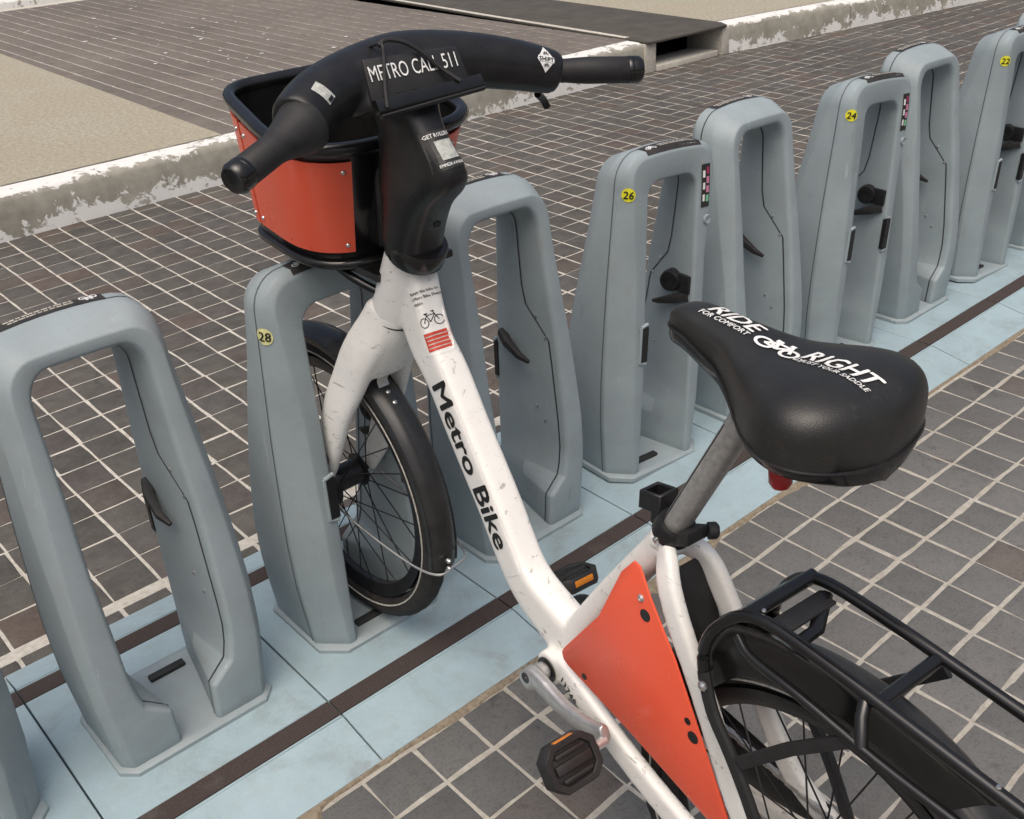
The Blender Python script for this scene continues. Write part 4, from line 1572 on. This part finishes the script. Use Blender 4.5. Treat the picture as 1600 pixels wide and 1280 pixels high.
# --- handlebar cover, stem, grips
HC = -.950
neck_s = [(.185, .880, .041, .041), (.178, .915, .0425, .047), (.166, .945, .041, .054), (.152, .972, .040, .062), (.136, .996, .040, .078), (.126, 1.020, .037, .086), (.126, 1.044, .034, .078), (.134, 1.070, .033, .064), (.145, 1.10, .038, .054), (.158, 1.13, .058, .044), (.165, 1.15, .068, .034)]
lv = []
for y, z, rx, ry in spline(neck_s, 3):
    row = []
    for k in range(32):
        a = 2 * math.pi * k / 32
        ca, sa = math.cos(a), math.sin(a)
        row.append((interp([(.88, -.932), (.93, -.936), (1.0, -.944), (1.06, -.951), (1.15, -.953)], z) + math.copysign(abs(ca) ** .75, ca) * rx, y + math.copysign(abs(sa) ** .75, sa) * ry, z + (.10 * -sa * ry)))
    lv.append(row)
neck = rings(lv)
barp = spline([(-1.140, .120, 1.131), (-1.09, .146, 1.146), (-1.02, .168, 1.157), (-.93, .180, 1.163), (-.84, .166, 1.155), (-.755, .142, 1.137), (-.686, .122, 1.116)], 6)
nb = len(barp)
bar = sweep(barp, np.interp(np.linspace(0, 1, nb), [0, .06, .2, .5, .8, .94, 1], [.036, .038, .0405, .043, .038, .0345, .0315]), n=22)
collar = sweep([V(-.930, .184, .880), V(-.929, .176, .920)], .0445, n=26, up=(1, 0, 0))
TL_, BL_, TR_, BR_ = V(-1.024, .131, 1.190), V(-1.031, .105, 1.130), V(-.867, .126, 1.184), V(-.866, .100, 1.135)
pu = unit(TR_ - TL_)
pd = unit((BL_ - TL_) + (BR_ - TR_))
pnrm = unit(np.cross(pd, pu)) * -1
if pnrm[1] > 0: pnrm = -pnrm
pnrm = unit(pnrm)
_c = (TL_ + BL_ + TR_ + BR_) / 4
_f = [_c + (p - _c) * .97 - pnrm * .004 for p in (TL_, TR_, BR_, BL_)]
_m = [_c + (p - _c) * np.array([1.22, 1.0, 1.0]) - pnrm * .034 for p in (TL_, TR_, BR_, BL_)]
_k = [_c + (p - _c) * np.array([1.30, .7, .7]) - pnrm * .066 for p in (TL_, TR_, BR_, BL_)]
hb_g = voxel([neck, bar, rings([_f, _m, _k])], .004, 4)
hb = bpart('handlebar', hb_g, 'black', sharp=80)
hbv = hb_g.bvh()
bpart('stem_collar', lathe(V(-.930, .186, .874), (.001, -.022, .045), [(0, .043), (.003, .0455), (.030, .046), (.033, .044)], 30), 'gloss', hb, sharp=40)
bpart('vent_slot', lathe(V(-.935, .118, .945), (-.15, -1, .25), [(-.004, .007), (.004, .006)], 12), 'ink', hb)
# plate with raised lettering
plate_g = Geo()
fr_ = [TL_, TR_, BR_, BL_]
bk_ = [p - pnrm * .052 + (np.array([-.95, p[1], p[2]]) - p) * .12 for p in fr_]
plate_g.add(fr_ + bk_, [(0, 1, 2, 3), (7, 6, 5, 4), (0, 4, 5, 1), (1, 5, 6, 2), (2, 6, 7, 3), (3, 7, 4, 0)])
ipl = bpart('information_plate', plate_g, 'matte', hb, bevel=.004, bevel_seg=2)
ctr = (BL_ + BR_) / 2
bpart('lower_ledge', sweep([BL_ + pnrm * .006 - pu * .0, BR_ + pnrm * .006 + pu * .012], .010, .006, up=pnrm, n=10, ex=4), 'gloss', hb)
bpart('ledge_rim', sweep([BL_ + pnrm * .012 + pd * .014, BR_ + pnrm * .012 + pd * .012 + pu * .008], .003, .006, up=pnrm, n=8), 'matte', hb)
tv, tf = text_geo('METRO CALL 511', .0, res=3)
wd = tv[:, 0].max()
W_ = np.linalg.norm(TR_ - TL_)
tux = unit((TR_ - TL_) * .7 + (BR_ - BL_) * .3)
tuy = unit(np.cross(pnrm, tux))
decal('lettering', place_vf((tv, tf), .143 / wd, .0200), TL_ + tux * .004 + pd * .0315, tux, tuy, None, 'print', ipl, BR, off=.0012)
br = Geo()
rnd = random.Random(5)
for k in range(3):
    for i in range(9):
        if rnd.random() < .35: continue
        p = TL_ + tux * (.022 + k * .042 + i * .0032) + pd * (.050 + rnd.choice((0, .003, .006)))
        br.join(lathe(p, pnrm, [(0, .0011), (.0009, .0006)], 6))
bpart('braille', br, 'printblack', ipl)
# elastic cord looped over the plate
c1 = spline([TL_ + tux * .030 - pd * .020 - pnrm * .025, TL_ + tux * .033 - pd * .014 + pnrm * .004, TL_ + tux * .030 + pd * .004 + pnrm * .006, TL_ + tux * .020 + pd * .035 + pnrm * .006, TL_ + tux * .008 + pd * .070 + pnrm * .012], 5)
c2 = spline([TL_ + tux * .030 - pd * .012 + pnrm * .002, TL_ + tux * .044 - pd * .018 + pnrm * .003, TL_ + tux * .070 - pd * .010 + pnrm * .005, TL_ + tux * .092 + pd * .008 + pnrm * .006, TL_ + tux * .112 + pd * .030 + pnrm * .006, TL_ + tux * .133 + pd * .055 + pnrm * .014], 5)
cord = Geo()
cord.join(sweep(c1, .0024, n=8))
cord.join(sweep(c2, .0032, n=8))
bpart('elastic_cord', cord, 'rubber', hb)
# round emblem sticker right, clear sticker left, stem sticker (no code)
def hb_decal(name, vf, o, ux_, uy_, mat, parent=None, off=.001):
    return decal(name, vf, o, ux_, uy_, hbv, mat, parent or hb, BR, off=off, reach=.08)
eo = V(-.722, .098, 1.145)
eu = unit(V(.80, -.22, -.22)); ev = unit(np.cross(np.cross(eu, V(0, -.25, .95)), eu)); ev = unit(V(0, .35, 1) - eu * (V(0, .35, 1) @ eu))
_q = np.array([(i / 8 - .5, j / 8 - .5) for j in range(9) for i in range(9)])
dia = (np.c_[(_q[:, 0] - _q[:, 1]) * .0155, (_q[:, 0] + _q[:, 1]) * .0195], [(j * 9 + i, j * 9 + i + 1, j * 9 + i + 10, j * 9 + i + 9) for j in range(8) for i in range(8)])
em = hb_decal('shift_sticker', dia, eo, eu, ev, 'print')
band = rect_vf(.0285, .0085, 6, 2)
hb_decal('band', place_vf(band, 1, 1, -.01425, -.00425), eo, eu, ev, 'print', em, .0016)
tv, tf = text_geo('SHIFT', .02, res=1)
hb_decal('lettering', place_vf((tv, tf), .026 / tv[:, 0].max(), .0064, -.013, -.0032), eo, eu, ev, 'ink', em, .0022)
hb_decal('pictogram', place_vf(bike_icon(.14), .0050, .0046, -.005, .0065), eo, eu, ev, 'ink', em, .0022)
hb_decal('pictogram', place_vf(bike_icon(.14), .0050, .0046, -.005, -.0115), eo, eu, ev, 'ink', em, .0022)
lo_ = V(-1.100, .110, 1.160)
lu = unit(V(.55, .28, .30)); lvv = unit(V(-.2, .6, .75) - lu * (V(-.2, .6, .75) @ lu))
cs_ = hb_decal('clear_sticker', place_vf(rect_vf(.017, .030, 3, 5), 1, 1, -.0085, -.012), lo_, lu, lvv, 'clear')
hb_decal('print_mark', place_vf(rect_vf(.010, .005, 1, 1), 1, 1, -.005, -.0115), lo_, lu, lvv, 'ink', cs_, .0016)
so2 = V(-.972, .048, 1.050)
su = V(1, 0, 0); sv = unit(V(0, .42, .9))
ss = hb_decal('rolling_sticker', rect_vf(.048, .056, 6, 6), so2 + V(-.004, 0, -.006), su, sv, 'printblack', None, .0012)
hb_decal('white_patch', place_vf(rect_vf(.029, .028, 4, 4), 1, 1, .013, .013), so2 + V(-.004, 0, -.006), su, sv, 'clear', ss, .0019)
tv, tf = text_geo('GET ROLLING', .02, res=1)
hb_decal('lettering', place_vf((tv, tf), .044 / tv[:, 0].max(), .0058, .002, .0465), so2 + V(-.004, 0, -.006), su, sv, 'print', ss, .0019)
tv, tf = text_geo('EMPIEZA A RODAR', .015, res=1)
hb_decal('lettering', place_vf((tv, tf), .038 / tv[:, 0].max(), .0042, .007, .004), so2 + V(-.004, 0, -.006), su, sv, 'print', ss, .0019)
# grips
for (a, b, sgx) in ((V(-1.128, .118, 1.128), V(-1.258, .072, 1.098), -1), (V(-.708, .122, 1.122), V(-.583, .047, 1.112), 1)):
    d_ = unit(b - a)
    Lg = np.linalg.norm(b - a)
    grip = bpart('grip', lathe(a, d_, [(-.004, .020), (.0, .0355 if sgx < 0 else .0175), (.012, .0355 if sgx < 0 else .0175), (.018, .033 if sgx < 0 else .0175), (.034, .028 if sgx < 0 else .0175), (.054, .0225 if sgx < 0 else .0190), (.068, .0198), (Lg - .016, .0198), (Lg - .015, .0190)], 26), 'matte', hb, sharp=40)
    bpart('grip_band', lathe(a + d_ * (Lg - .0165), d_, [(0, .0198), (.002, .0206), (.006, .0206), (.008, .0198)], 24), 'gloss', grip)
    bpart('end_cap', lathe(a + d_ * (Lg - .009), d_, [(0, .0206), (.010, .0206), (.015, .0180), (.0165, .0165), (.0155, .014), (.016, .0)], 24), 'gloss', grip, sharp=40)
bpart('brake_lever_tip', sweep(spline([(-.705, .140, 1.085), (-.685, .150, 1.072), (-.676, .150, 1.058)], 3), .006, n=8), 'black', hb)

# --- front basket
BX = -.902
def basket_loop(hw_r, hw_m, hw_f, yr, yf, zr, zf, rad_r=.07, rad_f=.055, n=64):
    """rounded tapered loop; returns points starting at rear centre, going left, front, right"""
    P = []
    # corners: rear left, front left, front right, rear right
    cs = [(-hw_r, yr, rad_r), (-hw_f, yf, rad_f), (hw_f, yf, rad_f), (hw_r, yr, rad_r)]
    poly = [np.array(c[:2]) for c in cs]
    pts = [np.array([0, yr])]
    for i, (x, y, r) in enumerate(cs):
        p = poly[i]
        a = poly[i - 1] if i else np.array([hw_r, yr])
        b = poly[(i + 1) % 4]
        d0, d1 = unit(a - p), unit(b - p)
        for t in np.linspace(0, 1, 9):
            q = (1 - t) ** 2 * (p + d0 * r) + 2 * t * (1 - t) * p + t * t * (p + d1 * r)
            pts.append(q)
        if i < 3:
            nb_ = poly[i + 1]
            r2 = cs[i + 1][2]
            s0, s1 = p + d1 * r, nb_ + unit(p - nb_) * r2
            for t in (.25, .5, .75):
                pts.append(s0 * (1 - t) + s1 * t)
    pts = np.array(pts)
    # resample evenly
    cl = np.vstack([pts, pts[:1]])
    ds = np.r_[0, np.cumsum(np.linalg.norm(np.diff(cl, axis=0), axis=1))]
    u_ = np.linspace(0, ds[-1], n, endpoint=False)
    X = np.interp(u_, ds, cl[:, 0])
    Y = np.interp(u_, ds, cl[:, 1])
    Z = zr + (zf - zr) * (Y - yr) / (yf - yr)
    return np.c_[X + BX, Y, Z]


NB_ = 72
top_l = basket_loop(.190, 0, .120, .226, .555, 1.046, 1.092, .150, .060, NB_)
bot_l = basket_loop(.134, 0, .110, .276, .545, .852, .862, .125, .055, NB_)
wall = lambda t, o: (top_l * (1 - t) + bot_l * t) + o
cen_t, cen_b = top_l.mean(0), bot_l.mean(0)
def inset(Lp, k):
    c_ = Lp.mean(0)
    q = Lp - c_
    r = np.linalg.norm(q[:, :2], axis=1)[:, None]
    o = Lp.copy()
    o[:, :2] = c_[:2] + q[:, :2] * (1 - k / r)
    return o
lvb = [top_l, wall(.5, 0), bot_l]
inn = [inset(x, .006) for x in lvb]
bk = rings([list(map(tuple, r_)) for r_ in (lvb[0], lvb[1], lvb[2])] + [list(map(tuple, inset(bot_l, .02) - np.array([0, 0, .012])))], False)
n0 = len(bk.v)
fl = [tuple(p) for p in inset(bot_l, .02) - np.array([0, 0, .012])]
bk.add(fl, [tuple(range(NB_))])
bk.join(rings([list(map(tuple, r_)) for r_ in (inn[0], inn[1], inn[2])], False))
bk.add([tuple(p) for p in inn[2]], [tuple(range(NB_))])
bk.join(rings([list(map(tuple, lvb[0])), list(map(tuple, inn[0]))], False))
basket = bpart('basket', bk, 'gloss', sharp=50)
bpart('rim_tube', sweep(top_l, .0112, .0112, n=12, closed=True), 'gloss', basket)
bpart('base_rail', sweep(bot_l - np.array([0, 0, .004]), .0085, .0085, n=10, closed=True), 'gloss', basket)


def red_panel(i0, i1, t0, t1):
    """sheet proud of the basket wall between loop indices"""
    vs, fs = [], []
    idx = np.linspace(i0, i1, 22)
    rows = np.linspace(t0, t1, 6)
    def P(i, t, k):
        i_ = i % NB_
        a, b = int(math.floor(i_)) % NB_, (int(math.floor(i_)) + 1) % NB_
        f_ = i_ - math.floor(i_)
        tp = top_l[a] * (1 - f_) + top_l[b] * f_
        bt = bot_l[a] * (1 - f_) + bot_l[b] * f_
        q = tp * (1 - t) + bt * t
        tg = (top_l[b] - top_l[a])
        nn = np.array([tg[1], -tg[0], 0])
        nn = unit(nn)
        if nn @ (q - (cen_t + cen_b) / 2) < 0: nn = -nn
        return q + nn * k
    for lay, k in ((0, .0045), (1, .001)):
        for t in rows:
            for i in idx:
                vs.append(P(i, t, k))
    n_, m_ = len(idx), len(rows)
    off_ = n_ * m_
    for j in range(m_ - 1):
        for i in range(n_ - 1):
            a = j * n_ + i
            fs.append((a, a + 1, a + n_ + 1, a + n_))
            fs.append((off_ + a, off_ + a + n_, off_ + a + n_ + 1, off_ + a + 1))
    for i in range(n_ - 1):
        a = i; b = (m_ - 1) * n_ + i
        fs += [(a, off_ + a, off_ + a + 1, a + 1), (b, b + 1, off_ + b + 1, off_ + b)]
    for j in range(m_ - 1):
        a = j * n_; b = j * n_ + n_ - 1
        fs += [(a, a + n_, off_ + a + n_, off_ + a), (b, off_ + b, off_ + b + n_, b + n_)]
    o = bpart('red_panel', Geo().add(vs, fs), 'redpaint', basket, sharp=40)
    for (i, t) in ((i0 + .9, t0 + .08), (i0 + .9, t1 - .07), (i1 - .9, t0 + .08), (i1 - .9, t1 - .07), ):
        p = P(i, t, .0045)
        q = unit(P(i, t, .01) - p)
        bpart('bolt', lathe(p, q, [(0, .0042), (.0012, .004), (.0032, .002), (.0034, .0)], 10), 'steel', o)
    return o


def idx_at(x_, y_):
    return int(np.argmin(((top_l[:, :2] - np.array([x_, y_])) ** 2).sum(1)))


iA = idx_at(BX - .092, .226)
iB = idx_at(BX - .134, .47)
iC = idx_at(BX - .075, .555)
red_panel(iA, iB - .4, .10, .90)
red_panel(iB + .2, iC, .10, .90)
red_panel(NB_ - iB + .4, NB_ - iA, .10, .90)
red_panel(NB_ - iC, NB_ - iB - .2, .10, .90)
# tray that carries the basket and its struts
tray = Geo()
tray.join(box((BX, .325, .840), (.075, 0, 0), (0, .10, 0), (0, 0, .006)))
tray.join(sweep(spline([(-.985, .33, .838), (-.975, .292, .820), (-.960, .250, .806), (-.945, .232, .80)], 4), .0075, n=10))
tray.join(sweep(spline([(-.885, .33, .838), (-.895, .292, .820), (-.91, .250, .806), (-.925, .232, .80)], 4), .0075, n=10))
bpart('basket_bracket', tray, 'gloss', bevel=0)
bpart('headlamp_block', box((BX, .262, .945), (.050, 0, 0), (0, .028, 0), (0, 0, .07)), 'gloss', bevel=.012, bevel_seg=3)

for o in list(bpy.data.meshes):
    if o.users == 0:
        bpy.data.meshes.remove(o)
